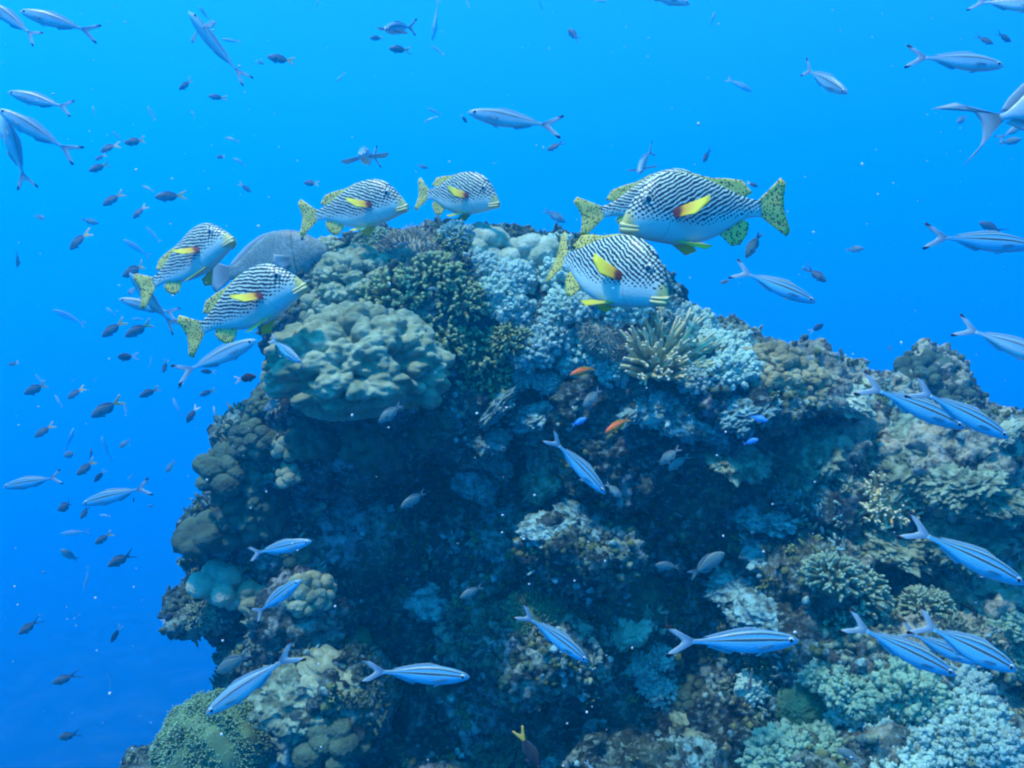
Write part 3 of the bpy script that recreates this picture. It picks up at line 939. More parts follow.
def sweet_skin(pitch):
    t = NT('striped_sweetlips_skin')
    o = t.obj(); X, Y, Z = t.xyz(o)
    nz = t.noise(o, 11, 2); nf = t.noise(o, 40, 2)
    s = t.op('ADD', t.op('MULTIPLY', X, .40), t.op('MULTIPLY', Z, .92))
    ph = t.op('ADD', t.op('MULTIPLY', s, 2 * math.pi / pitch), t.op('ADD', t.op('MULTIPLY', nz, 9.), t.op('MULTIPLY', nf, 4.2)))
    wv = t.op('SINE', ph)
    cr = t.op('SINE', t.op('ADD', t.op('MULTIPLY', t.op('SUBTRACT', t.op('MULTIPLY', X, .92), t.op('MULTIPLY', Z, .40)), 2 * math.pi / (pitch * 1.1)), t.op('MULTIPLY', nz, 16.)))
    bd = t.op('ADD', t.op('MULTIPLY', t.op('ABSOLUTE', t.op('ADD', X, .02)), .16), -.10)   # lower limit of the pattern
    up = t.step(t.op('SUBTRACT', Z, bd), 0, .075)
    hf = t.op('MULTIPLY', t.step(X, .20, .34), .85)
    k = t.op('MAXIMUM', t.op('SUBTRACT', 1., up), hf)
    val = t.op('ADD', wv, t.op('MULTIPLY', cr, k))
    thr = t.op('ADD', -.36, t.op('MULTIPLY', t.op('SUBTRACT', 1., up), 1.05))
    thr = t.op('ADD', thr, t.op('MULTIPLY', t.step(X, .445, .49), 1.6))
    mk_ = t.step(t.op('SUBTRACT', val, thr), -.15, .3)
    mk_ = t.op('MULTIPLY', mk_, t.step(t.op('SUBTRACT', Z, bd), -.005, .01))
    base = t.mix(t.step(Z, -.06, .12), (.46, .62, .52), (.58, .66, .44))
    base = t.mix(t.op('MULTIPLY', t.op('MULTIPLY', t.step(X, .405, .47), t.step(Z, .085, .0)), .9), base, (.50, .42, .02))
    base = t.mix(t.op('MULTIPLY', t.noise(o, 40, 2), .18), base, (.45, .52, .52))
    gd = t.op('SQRT', t.op('ADD', t.op('POWER', t.op('SUBTRACT', X, .37), 2.), t.op('POWER', t.op('ADD', Z, .03), 2.)))
    gl = t.op('MULTIPLY', t.step(t.op('ABSOLUTE', t.op('SUBTRACT', gd, .165)), .008, .003), t.step(X, .30, .24))
    base = t.mix(t.op('MULTIPLY', gl, .22), base, (.10, .13, .13))
    return t.done(t.mix(mk_, base, (.012, .016, .026)), .42, .35, t.voro(o, 90), .12, .004)


def spot_fin():
    t = NT('spotted_yellow_fin')
    o = t.obj()
    q = t.scale(o, (1, .15, 1))
    d = t.voro(q, 56)
    c = t.mix(t.step(t.attr('fv'), .85, 1.), (.90, .80, .22), (.92, .78, .10))
    c = t.mix(t.step(d, .40, .31), c, (.02, .022, .01))
    t.done(c, .5, .2)
    return thin(t, c, .5)


def ray_fin(name, base, tip, root=None, tipdark=None):
    t = NT(name)
    c = t.mix(t.step(t.attr('fv'), .2, .8), base, tip)
    if root: c = t.mix(t.step(t.attr('fv'), .34, .16), c, root)
    if tipdark: c = t.mix(t.step(t.attr('fv'), .84, .93), c, tipdark)
    t.done(c, .5, .2)
    return thin(t, c, .4)


def band_skin(name, stops, head=None, spec=.4, rough=.35, scales=70):
    t = NT(name)
    o = t.obj()
    v = t.op('ADD', t.attr('bv'), t.op('MULTIPLY', t.op('SUBTRACT', t.noise(o, 9, 2), .5), .05))
    c = t.ramp(v, stops)
    c = t.mix(t.op('MULTIPLY', t.noise(o, 25, 3), .25), c, tuple(x * .7 for x in stops[0][1]))
    if head: c = t.mix(t.step(t.attr('bt'), .16, .03), c, head)
    if scales < 60: c = t.mix(t.step(t.op('ABSOLUTE', t.op('SUBTRACT', t.attr('bt'), t.op('ADD', .285, t.op('MULTIPLY', t.noise(o, 5, 2), .03)))), .012, .005), c, (.03, .045, .045))
    if scales < 60: c = t.mix(t.op('MULTIPLY', t.step(t.noise(o, 7, 4, .7), .4, .7), .6), c, (.30, .38, .33)); c = t.mix(t.op('MULTIPLY', t.step(t.voro(o, 55), .35, .7), .6), c, (.08, .12, .11))
    return t.done(c, rough, spec, t.voro(o, scales), .15, .004)


def fork_tail():
    t = NT('pale_tail_with_black_tips')
    X, Y, Z = t.xyz(t.obj())
    c = t.mix(t.step(t.attr('fv'), .2, .8), (.24, .40, .48), (.48, .58, .58))
    c = t.mix(t.step(t.op('ABSOLUTE', Z), .112, .122), c, (.02, .010, .010))
    t.done(c, .5, .2)
    return thin(t, c, .35)


def plain(name, c, rough=.5, spec=.3):
    return NT(name).done(c, rough, spec)


SK = {
    'sweet': sweet_skin(.0235), 'sweety': sweet_skin(.0275), 'spot': spot_fin(),
    'pect': ray_fin('yellow_fin_with_red_base', (.88, .50, .01), (.86, .76, .04), (.22, .03, .01)),
    'pelv': ray_fin('yellow_fin', (.62, .60, .10), (.74, .66, .03)),
    'lip': plain('yellow_lips', (.66, .56, .22)),
    'iris': plain('grey_iris', (.30, .33, .27), .2, .6), 'irisw': plain('white_iris', (.46, .58, .60), .2, .6), 'pupil': plain('black_pupil', (.006, .007, .01), .12, .6),
    'fusi': band_skin('striped_fusilier_skin', [(0, (.24, .60, .68)), (.30, (.13, .52, .68)), (.50, (.06, .42, .66)), (.56, (.26, .48, .46)), (.59, (.015, .025, .045)), (.675, (.012, .02, .04)), (.70, (.34, .46, .32)),
                                               (.75, (.03, .26, .50)), (.82, (.04, .28, .52)), (.85, (.015, .025, .045)), (.91, (.015, .025, .045)), (.94, (.22, .34, .28)), (1, (.05, .14, .24))]),
    'fusiu': band_skin('pale_fusilier_skin', [(0, (.48, .68, .64)), (.35, (.38, .60, .60)), (.58, (.15, .36, .45)), (.66, (.12, .32, .44)), (.70, (.03, .05, .09)), (.75, (.03, .05, .09)), (.79, (.28, .32, .26)),
                                              (.88, (.12, .26, .38)), (1, (.10, .22, .32))]),
    'ffin': ray_fin('pale_translucent_fin', (.24, .42, .50), (.36, .52, .56)),
    'ftail': fork_tail(),
    'yt': band_skin('dark_olive_damsel_skin', [(0, (.13, .16, .14)), (.5, (.08, .095, .08)), (1, (.05, .06, .055))], None, .25, .5),
    'ytail': ray_fin('yellow_tail_fin', (.70, .50, .06), (.80, .60, .12)),
    'darkfin': ray_fin('dark_fin', (.04, .05, .045), (.08, .09, .09)),
    'bk': band_skin('black_damsel_skin', [(0, (.022, .025, .03)), (1, (.012, .014, .018))], None, .25, .5),
    'wtail': ray_fin('white_tail_fin', (.62, .66, .66), (.7, .74, .74)),
    'cfin': ray_fin('grey_green_fin', (.10, .16, .15), (.22, .32, .32)),
    'chrom': band_skin('silver_green_chromis_skin', [(0, (.20, .30, .26)), (.5, (.13, .21, .18)), (1, (.07, .11, .10))], None, .35, .4),
    'blue': band_skin('bright_blue_damsel_skin', [(0, (.06, .34, .75)), (1, (.04, .26, .70))], None, .3, .45),
    'bluefin': ray_fin('blue_fin', (.05, .28, .68), (.08, .34, .7)),
    'orange': band_skin('orange_anthias_skin', [(0, (.9, .28, .06)), (.5, (.9, .17, .02)), (1, (.8, .10, .015))], None, .3, .45),
    'ofin': ray_fin('orange_yellow_fin', (.8, .22, .02), (.82, .48, .03)),
    'surg': band_skin('pale_grey_surgeonfish_skin', [(0, (.50, .62, .60)), (.5, (.42, .56, .56)), (1, (.30, .42, .44))]),
    'grey': band_skin('mottled_grey_fish_skin', [(0, (.26, .36, .30)), (.5, (.19, .27, .23)), (1, (.12, .18, .16))], None, .3, .5, 45),
    'gfin': ray_fin('grey_fin', (.26, .33, .33), (.46, .56, .55)),
    'angel': band_skin('black_angelfish_skin', [(0, (.02, .022, .025)), (1, (.012, .012, .015))], None, .25, .5),
    'brown': band_skin('brown_wrasse_skin', [(0, (.26, .22, .16)), (.5, (.16, .13, .09)), (1, (.10, .08, .06))], None, .25, .5),
}


def fins_of(kind):
    kind_ = kind
    kind = 'fusi' if kind == 'fusis' else kind
    return _fins(kind, kind_)


def _fins(kind, kind_):
    """name, roots, tips, skin, options"""
    P3 = lambda L: [tuple(p) for p in L]
    if kind == 'sweet':
        sp = SWEET
        d1 = [.24, .36, .48, .60, .69, .79, .87]
        droot = along(sp, 'top', d1, -.012)
        dh = [.008, .013, .014, .016, .045, .075, .03]; dx = [-.02, -.03, -.035, -.045, -.075, -.09, -.08]
        out = [('dorsal_fin', droot, [(x + a, y, z + h) for (x, y, z), a, h in zip(droot, dx, dh)], 'spot', dict(rays=25)),
               ('tail_fin', *tail_fin(.046, [(-.19, .185), (-.235, .15), (-.205, .075), (-.19, 0), (-.205, -.075), (-.235, -.15), (-.19, -.185)]), 'spot', dict(rays=21, wave=.004))]
        ar = along(sp, 'bot', [.66, .72, .8, .85], .014)
        out.append(('anal_fin', ar, [(ar[0][0] - .085, 0, ar[0][2] - .085), (ar[1][0] - .095, 0, ar[1][2] - .105), (ar[2][0] - .08, 0, ar[2][2] - .075), (ar[3][0] - .05, 0, ar[3][2] - .035)], 'spot', dict(rays=13)))
        for s in (1, -1):
            out.append(('pectoral_fin', [(.195, s * .080, .005), (.185, s * .086, -.018), (.18, s * .088, -.042)],
                        [(-.045, s * .165, .07), (-.01, s * .20, .025), (.085, s * .20, -.04)], 'pect', dict(rays=13, th=.005)))
            out.append(('pelvic_fin', [(.17, s * .04, -.17), (.14, s * .04, -.178), (.11, s * .035, -.182)],
                        [(.02, s * .14, -.245), (-.05, s * .12, -.225), (.0, s * .05, -.195)], 'pelv', dict(rays=11)))
        return out
    if kind == 'fusi':
        sp = FUSI
        dr = along(sp, 'top', [.32, .42, .55, .7, .85], -.008)
        out = [('dorsal_fin', dr, [(x - .05, y, z + h) for (x, y, z), h in zip(dr, [.02, .034, .028, .022, .012])], 'ffin', dict(rays=17, th=.004)),
               ('tail_fin', *tail_fin(.02, [(-.235, .158), (-.262, .140), (-.20, .085), (-.125, .035), (-.095, 0), (-.125, -.035), (-.20, -.085), (-.262, -.140), (-.235, -.158)]), 'ftail', dict(rays=25, th=.006))]
        ar = along(sp, 'bot', [.6, .7, .82], .008)
        out.append(('anal_fin', ar, [(x - .045, y, z - h) for (x, y, z), h in zip(ar, [.034, .026, .012])], 'ffin', dict(rays=9, th=.004)))
        wide = kind_ == 'fusis'
        for s in (1, -1):
            if wide:
                out.append(('pectoral_fin', [(.25, s * .05, .0), (.24, s * .055, -.02), (.22, s * .055, -.04)], [(.20, s * .30, -.01), (.16, s * .31, -.03), (.14, s * .24, -.07)], 'ffin', dict(rays=9, th=.004)))
                continue
            out.append(('pectoral_fin', [(.25, s * .058, -.012), (.245, s * .06, -.024), (.24, s * .06, -.036)],
                        [(.10, s * .105, -.03), (.09, s * .10, -.045), (.15, s * .085, -.06)], 'ffin', dict(rays=9, th=.003)))
            out.append(('pelvic_fin', [(.2, s * .02, -.088), (.18, s * .02, -.092), (.165, s * .018, -.096)],
                        [(.10, s * .04, -.13), (.08, s * .035, -.125), (.12, s * .02, -.108)], 'ffin', dict(rays=7, th=.003)))
        return out
    base = dict(damsel=('darkfin', 'ytail'), black=('darkfin', 'wtail'), chromis=('cfin', 'cfin'), swallow=('darkfin', 'darkfin'), blue=('bluefin', 'bluefin'),
                anthias=('ofin', 'ofin'), surgeon=('gfin', 'gfin'), grey=('gfin', 'gfin'), angel=('darkfin', 'ytail'), wrasse=('gfin', 'gfin'))[kind]
    sp = dict(anthias=ANTHIAS, surgeon=SURG, grey=TRIG, wrasse=FUSI).get(kind, DAMSEL)
    tails = dict(
        damsel=[(-.40, .24), (-.43, .18), (-.28, .09), (-.20, 0), (-.28, -.09), (-.43, -.18), (-.40, -.24)],
        swallow=[(-.54, .28), (-.55, .24), (-.24, .09), (-.14, 0), (-.24, -.09), (-.55, -.19), (-.54, -.24)],
        surgeon=[(-.44, .20), (-.24, .19), (-.16, .09), (-.13, 0), (-.15, -.09), (-.21, -.18), (-.36, -.25)],
        anthias=[(-.34, .16), (-.22, .11), (-.13, .04), (-.11, 0), (-.13, -.04), (-.22, -.11), (-.34, -.16)],
        grey=[(-.16, .13), (-.2, .08), (-.21, 0), (-.2, -.08), (-.16, -.13)], wrasse=[(-.14, .06), (-.16, 0), (-.14, -.06)])
    tp = tails.get(kind, tails['damsel'])
    if kind in ('chromis', 'blue'): tp = [(-.30, .16), (-.31, .12), (-.20, .05), (-.15, 0), (-.20, -.05), (-.31, -.12), (-.30, -.16)]
    hm_ = dict(surgeon=.6, grey=.35, wrasse=.45).get(kind, 1)
    dr = along(sp, 'top', [.28, .4, .55, .7, .84, .92], -.015)
    out = [('dorsal_fin', dr, [(x - .07, y, z + h * hm_) for (x, y, z), h in zip(dr, [.03, .065, .07, .085, .075, .02])], base[0], dict(rays=15)),
           ('tail_fin', *tail_fin(.028 if kind == 'surgeon' else .05, tp), base[1], dict(rays=15))]
    ar = along(sp, 'bot', [.55, .66, .78, .9], .015)
    out.append(('anal_fin', ar, [(x - .08, y, z - h * hm_) for (x, y, z), h in zip(ar, [.05, .09, .085, .02])], base[0], dict(rays=11)))
    for s in (1, -1):
        y0 = .8 * float(prof(sp['wid'], np.array([.3]))[0])
        out.append(('pectoral_fin', [(.2, s * y0, .0), (.195, s * y0, -.025), (.19, s * y0, -.05)], [(.04, s * (y0 + .08), .035), (.01, s * (y0 + .08), -.03), (.08, s * (y0 + .05), -.09)], base[0], dict(rays=9, th=.004)))
        zb = float(prof(sp['bot'], np.array([.34]))[0])
        out.append(('pelvic_fin', [(.2, s * .03, zb + .015), (.17, s * .03, zb + .01), (.15, s * .025, zb + .01)], [(.05, s * .06, zb - .09), (.0, s * .05, zb - .06), (.08, s * .03, zb - .01)], base[0], dict(rays=7, th=.004)))
    return out


KINDS = dict(sweet=(SWEET, 'sweet'), sweety=(SWEET, 'sweety'), fusi=(FUSI, 'fusi'), fusiu=(FUSI, 'fusiu'), fusis=(FUSI, 'fusiu'), damsel=(DAMSEL, 'yt'), black=(DAMSEL, 'bk'), chromis=(DAMSEL, 'chrom'), swallow=(DAMSEL, 'yt'),
             blue=(DAMSEL, 'blue'), anthias=(ANTHIAS, 'orange'), surgeon=(SURG, 'surg'), grey=(TRIG, 'grey'), angel=(DAMSEL, 'angel'), wrasse=(FUSI, 'brown'))
_parts = {}


def fish_parts(kind, bend):
    """list of (part name, mesh), cached"""
    key = (kind, bend)
    if key in _parts: return _parts[key]
    sp, skin = KINDS[kind]
    V, Fq, bv, bt = body_arrays(sp, 44, 26, bend)
    out = [('body', mesh_np('body', V, Fq, [SK[skin]], None, {'bv': bv, 'bt': bt}))]
    for nm, ro, ti, mt, kw in fins_of({'fusiu': 'fusi', 'sweety': 'sweet'}.get(kind, kind)):
        V, Fq, fv = fin_arrays(ro, ti, bend, **kw)
        out.append((nm, mesh_np(nm, V, Fq, [SK[mt]], None, {'fv': fv})))
    for s in (1, -1):
        V, Fc, mi = eye_arrays(sp, bend, s)
        out.append(('eye', mesh_np('eye', V, [Fc], [SK['irisw' if kind in ('fusi', 'fusiu', 'fusis') else 'iris'], SK['pupil']], mi)))
    if kind in ('sweet', 'sweety'):
        A = Acc()
        for z0, sl_, r in ((-.046, .030, .0135), (-.074, .024, .015)):
            a = np.linspace(-1, 1, 15)
            tt = .085 * np.abs(a) ** 2
            P = np.stack([.499 - tt, .95 * np.sign(a) * prof(sp['wid'], tt) * np.clip(np.abs(a) * 3, 0, 1), z0 - sl_ * np.abs(a)], 1)
            tube(A, bender(bend)(P), r * (1.05 - .55 * np.abs(a) ** 2), 8)
        out.append(('lips', A.mesh('lips', [SK['lip']])))
    _parts[key] = out
    return out


_small = {}


def small_mesh(kind, bend=0.):
    """a fish too small in the picture to show separate parts: one mesh"""
    key = (kind, bend)
    if key in _small: return _small[key]
    sp, skin = KINDS[kind]
    A = Acc()
    V, Fq, bv, bt = body_arrays(sp, 20, 14, bend)
    A.add(V, Fq, 0, bv=bv, bt=bt)
    mats = [SK[skin]]
    for nm, ro, ti, mt, kw in fins_of({'fusiu': 'fusi', 'sweety': 'sweet'}.get(kind, kind)):
        kw = dict(kw, rays=13, m=4)
        V, Fq, fv = fin_arrays(ro, ti, bend, **kw)
        if SK[mt] not in mats: mats.append(SK[mt])
        A.add(V, Fq, mats.index(SK[mt]), fv=fv)
    mats += [SK['iris'], SK['pupil']]
    for s in (1, -1):
        V, Fc, mi = eye_arrays(sp, bend, s)
        A.add(V, [Fc[mi == 0]], len(mats) - 2); A.add(V, [Fc[mi == 1]], len(mats) - 1)
    _small[key] = A.mesh(kind, mats)
    return _small[key]


def basis(fwd, roll=0.):
    f = fwd.normalized()
    up = Vector((0, 0, 1)) - f * f.z
    if up.length < .25: up = Vector((-.3, 1, .0)) - f * f.dot(Vector((-.3, 1, 0)))
    up.normalize()
    left = up.cross(f)
    q = Matrix((f, left, up)).transposed().to_quaternion()
    return q @ Matrix.Rotation(R(roll), 3, 'X').to_quaternion()


def make_fish(kind, loc, q, L, name, label, cat, group, bend=0., small=False):
    if small:
        o = link(name, small_mesh(kind, bend))
    else:
        o = link(name, None)
        for nm, m_ in fish_parts(kind, bend):
            link(nm, m_, o)
    o.rotation_mode = 'QUATERNION'
    o.rotation_quaternion = q
    o.location = loc
    o.scale = (L, L, L)
    tag(o, label, cat, group)
    return o


def clear_depth(px, py, d, gap):
    loc, nor = hit(px, py)
    return min(d, loc.y - gap) if loc is not None else d


def swim(kind, head, tail, d, name, label, cat, group, yaw=0., bend=0., roll=0., small=False, zs=1.):
    """head and tail base in picture pixels, d metres away; yaw > 0 turns the head towards the camera"""
    cx, cy = (head[0] + tail[0]) / 2, (head[1] + tail[1]) / 2
    lp = math.hypot(head[0] - tail[0], head[1] - tail[1])
    for k in (0, .35, -.35):
        d = min(d, clear_depth(cx + (head[0] - tail[0]) * k, cy + (head[1] - tail[1]) * k, d, .06))
    L = lp * d / F / math.cos(R(yaw))
    dx, dz = (head[0] - tail[0]) / lp, -(head[1] - tail[1]) / lp
    fwd = Vector((dx * math.cos(R(yaw)), -math.sin(R(yaw)), dz * math.cos(R(yaw))))
    o = make_fish(kind, W(cx, cy, d), basis(fwd, roll), L, name, label, cat, group, bend, small)
    o.scale.z *= zs
    return o


def face(kind, c, d, fwd, L, name, label, cat, group, bend=0., roll=0., small=False):
    d = clear_depth(*c, d, .08)
    return make_fish(kind, W(*c, d), basis(Vector(fwd), roll), L, name, label, cat, group, bend, small)


# ------------------------------------------------------------------ the sweetlips over the crest
SG = 'striped sweetlips hovering over the reef top'
for head, tail, d, yaw, bend, roll, lab in [
    ((239, 237), (145, 280), 3.2, 24, .0, -4, 'striped sweetlips farthest left, climbing with its yellow lips up'),
    ((307, 280), (189, 327), 2.75, 15, .12, 0, 'striped sweetlips lowest on the left, its spotted tail spread above a silver fusilier'),
    ((409, 204), (308, 211), 3.3, 20, .1, 0, 'striped sweetlips left of the reef crest, its long yellow side fin raised'),
    ((500, 203), (417, 187), 3.5, 30, .2, 0, 'smaller striped sweetlips right above the crest, nose turned towards the viewer'),
    ((664, 295), (544, 244), 2.4, 32, .40, -6, 'plump striped sweetlips diving towards the finger coral, its tail edge on'),
    ((618, 220), (771, 203), 2.45, 14, -.08, 0, 'largest striped sweetlips, facing left high on the right'),
    ((712, 188), (603, 211), 3.0, 6, .0, 0, 'striped sweetlips mostly hidden behind the largest one, tail showing on its left'),
]:
    swim('sweet' if 'plump' in lab or 'largest striped' in lab else 'sweety', head, tail, d, 'striped_sweetlips', lab, 'fish', SG, yaw, bend, roll, zs={'plump': 1.07, 'large': 1.05}.get(lab[:5], 1.0))

swim('grey', (330, 252), (226, 272), 3.6, 'triggerfish', 'big dark grey fish half hidden between the left sweetlips and the reef shoulder', 'fish', None, 10, zs=1.2)
swim('surgeon', (1138, 76), (1000, 118), 2.6, 'surgeonfish', 'pale surgeonfish leaving at the upper right edge with a crescent tail', 'fish', None, 0)
swim('angel', (540, 768), (524, 742), 2.4, 'angelfish', 'black angelfish with a yellow tail hanging at the bottom edge', 'fish', None, 15)
swim('anthias', (570, 375), (590, 369), 2.5, 'anthias', 'upper of the two orange fish, left of the finger coral', 'fish', 'orange anthias', 10, small=True)
swim('anthias', (605, 433), (625, 421), 2.4, 'anthias', 'lower of the two orange fish, in front of the dark wall', 'fish', 'orange anthias', 5, small=True)
swim('blue', (767, 421), (754, 417), 2.9, 'damselfish', 'upper of the two bright blue fish at the yellowish ledge', 'fish', 'bright blue damselfish', 20, small=True)
swim('blue', (758, 439), (747, 443), 2.9, 'damselfish', 'lower of the two bright blue fish at the yellowish ledge', 'fish', 'bright blue damselfish', 20, small=True)
swim('blue', (586, 418), (575, 424), 2.6, 'damselfish', 'pale blue round fish below the pale wall chromis near the orange pair', 'fish', 'bright blue damselfish', 20, small=True)
swim('wrasse', (748, 692), (752, 672), 2.35, 'wrasse', 'slender pale fish upright below the long striped fusilier', 'fish', None, 10, small=True)

# ------------------------------------------------------------------ fusiliers
FG = 'fusiliers swimming around the reef'
for k, head, tail, d, yaw, bend, lab in [
    ('fusiu', (-14, 0), (31, 34), 3.2, 0, .1, 'fusilier cut by the upper left corner with its forked tail below'),
    ('fusiu', (20, 11), (82, 28), 3.2, 0, -.1, 'fusilier near the upper left corner with a pale back fin tip'),
    ('fusiu', (8, 92), (63, 107), 3.6, 0, .1, 'small grey fusilier by the left edge above two crossing ones'),
    ('fusiu', (0, 110), (61, 146), 3.0, 5, .0, 'fusilier by the left edge heading up left across an upright one'),
    ('fusiu', (5, 112), (19, 174), 3.2, 10, .1, 'upright slim fusilier right at the left edge'),
    ('fusiu', (468, 113), (544, 125), 2.7, 5, .1, 'lone fusilier in the open water above the crest'),
    ('fusiu', (1004, 66), (926, 57), 2.6, 0, .05, 'fusilier in the upper right water with black tail tips'),
    ('fusiu', (1032, 118), (1004, 136), 2.9, 0, .0, 'fusilier tail with black tip crossing the crescent tailed surgeonfish'),
    ('fusi', (814, 303), (750, 273), 2.3, 10, .1, 'striped fusilier diving right below the tail of the largest sweetlips'),
    ('fusi', (1034, 246), (946, 238), 2.3, 0, .0, 'fusilier with bold dark line entering at the right edge'),
    ('fusiu', (1052, 363), (978, 331), 2.1, 5, .1, 'pale fusilier with black tail tips diving out of the right edge'),
    ('fusiu', (258, 340), (191, 369), 2.4, 8, -.1, 'silver fusilier climbing under the tail of the lower left sweetlips'),
    ('fusi', (963, 428), (882, 391), 2.2, 5, .05, 'left one of two parallel fusiliers over the yellowish right slope'),
    ('fusi', (1007, 438), (932, 396), 2.1, 5, .0, 'right one of two parallel fusiliers over the yellowish right slope'),
    ('fusi', (1022, 583), (930, 537), 2.0, 5, .05, 'fusilier with red brown tail tips diving beside the tan thicket'),
    ('fusi', (953, 673), (869, 633), 1.9, 8, .05, 'striped fusilier left of the lower right pair, tail near the tan thicket'),
    ('fusi', (1012, 668), (938, 632), 1.75, 12, .05, 'front fusilier of the lower right pair'),
    ('fusi', (976, 663), (916, 636), 2.0, 5, .0, 'rear fusilier of the lower right pair, mostly covered by the front one'),
    ('fusi', (799, 640), (692, 643), 1.75, 0, .08, 'long striped fusilier swimming level above the lower right soft corals'),
    ('fusi', (588, 660), (532, 620), 1.9, 10, -.1, 'striped fusilier diving right in front of the dark green bristly dome'),
    ('fusi', (605, 493), (560, 445), 2.1, 12, -.15, 'striped fusilier diving steeply in front of the centre wall'),
    ('fusi', (470, 677), (383, 672), 1.75, 0, .0, 'striped fusilier swimming level across the dark lower wall'),
    ('fusi', (303, 578), (257, 613), 1.9, 15, .1, 'striped fusilier climbing steeply over the lower left flank'),
    ('fusi', (313, 540), (256, 554), 2.1, 10, .1, 'striped fusilier swimming up right over the left flank of the reef'),
    ('fusiu', (208, 712), (279, 664), 1.85, 8, .0, 'grey fusilier diving left in front of the green bristly dome'),
    ('fusi', (82, 504), (140, 489), 2.9, 0, .1, 'silver fusilier with a dark line in the left open water'),
    ('fusi', (3, 487), (53, 478), 3.6, 0, .1, 'bluish fusilier at the left edge in line with the silver one'),
    ('fusiu', (120, 299), (168, 312), 4.2, 5, .1, 'grey blue fusilier behind the tail of the lower left sweetlips'),
    ('fusi', (304, 363), (270, 341), 2.2, 25, .1, 'small striped fusilier in front of the big ledge dome'),
    ('fusiu', (600, 780), (588, 764), 1.9, 0, .0, 'fusilier tail poking up at the bottom edge below centre'),
    ('fusiu', (690, 4), (640, -9), 4.0, 0, .0, 'fusilier belly grazing the top edge right of centre') ,
]:
    swim(k, head, tail, d, 'fusilier', lab, 'fish', FG, yaw, bend, zs=1.3 if 'front fusilier' in lab else 1.)
for k, c, d, fwd, L, roll, lab in [
    ('fusis', (212, 42), 3.2, (-.45, -.35, .62), .24, 20, 'fusilier pointing its nose up left with spread fins near the upper left'),
    ('fusis', (396, 28), 3.3, (-.28, -.85, -.38), .20, -15, 'silvery fusilier coming head on near the top, left of centre'),
    ('fusis', (366, 156), 3.0, (.05, -1, -.22), .26, 10, 'fusilier seen exactly nose on above the left crest sweetlips'),
    ('fusis', (643, 163), 3.4, (-.25, -.75, -.55), .20, 5, 'striped fusilier diving nose first above the largest sweetlips'),
    ('fusiu', (827, 82), 3.0, (.30, -.55, -.45), .21, 10, 'silvery fusilier turning down in the upper right water'),
    ('fusis', (148, 297), 3.6, (-.30, -.45, .60), .24, 10, 'fusilier pointing up left behind the farthest left sweetlips'),
    ('fusiu', (1016, 4), 3.0, (.6, -.3, -.2), .2, 0, 'fusilier tail cut by the upper right corner'),
]:
    face(k, c, d, fwd, L, 'fusilier', lab, 'fish', FG, .1, roll)

# ------------------------------------------------------------------ small fish
LAND = [(239, 237, 'the farthest left sweetlips'), (230, 300, 'the lower left sweetlips'), (366, 198, 'the left crest sweetlips'), (463, 190, 'the smaller crest sweetlips'),
        (700, 205, 'the largest sweetlips'), (510, 119, 'the lone upper fusilier'), (965, 62, 'the upper right fusilier'), (983, 240, 'the right edge bold lined fusilier'),
        (35, 95, 'the grey left edge fusilier'), (50, 20, 'the upper left corner fusiliers'), (112, 496, 'the silver left water fusilier'), (28, 482, 'the bluish left edge fusilier'),
        (212, 42, 'the spread finned fusilier'), (396, 28, 'the head on fusilier'), (225, 355, 'the climbing silver fusilier'), (200, 520, 'the dark shield coral'),
        (213, 738, 'the green bristly dome'), (826, 82, 'the turning upper right fusilier'), (780, 290, 'the diving striped fusilier under the largest sweetlips'), (184, 616, 'the lowest left overhang'),
        (925, 374, 'the dark skyline knob'), (580, 470, 'the diving centre fusilier'), (655, 360, 'the cream finger coral'), (352, 372, 'the big ledge dome'), (416, 675, 'the low striped fusilier'),
        (745, 640, 'the long striped fusilier'), (70, 738, 'the lower left corner water'), (370, 155, 'the nose on fusilier')]
LOOK = {'damsel': 'dark damselfish with yellow tail', 'black': 'black damselfish with white tail', 'chromis': 'pale grey green chromis', 'swallow': 'dark chromis with swallow tail', 'fusiu': 'thin pale young fusilier'}
used = set()


def auto_label(kind, head, tail):
    cx, cy = (head[0] + tail[0]) / 2, (head[1] + tail[1]) / 2
    dx, dy = head[0] - tail[0], head[1] - tail[1]
    hd = ('left' if dx < 0 else 'right') if abs(dx) > 2.2 * abs(dy) else (('down ' if dy > 0 else 'up ') + (('left' if dx < 0 else 'right') if abs(dy) < 2.5 * abs(dx) else '')).strip()
    for rank in sorted(LAND, key=lambda l: (l[0] - cx) ** 2 + (l[1] - cy) ** 2):
        ax, ay = cx - rank[0], cy - rank[1]
        r = math.hypot(ax, ay)
        pos = ('right' if ax > 0 else 'left') + ' of' if abs(ax) > 2 * abs(ay) else ('below' if ay > 0 else 'above') if abs(ay) > 2 * abs(ax) else ('below' if ay > 0 else 'above') + ' and ' + ('right' if ax > 0 else 'left') + ' of'
        near = 'close ' if r < 45 else ('' if r < 90 else 'well ')
        lab = f'{LOOK[kind]} heading {hd}, {near}{pos} {rank[2]}'
        if lab not in used and len(lab.split()) <= 16:
            used.add(lab)
            return lab
    raise ValueError


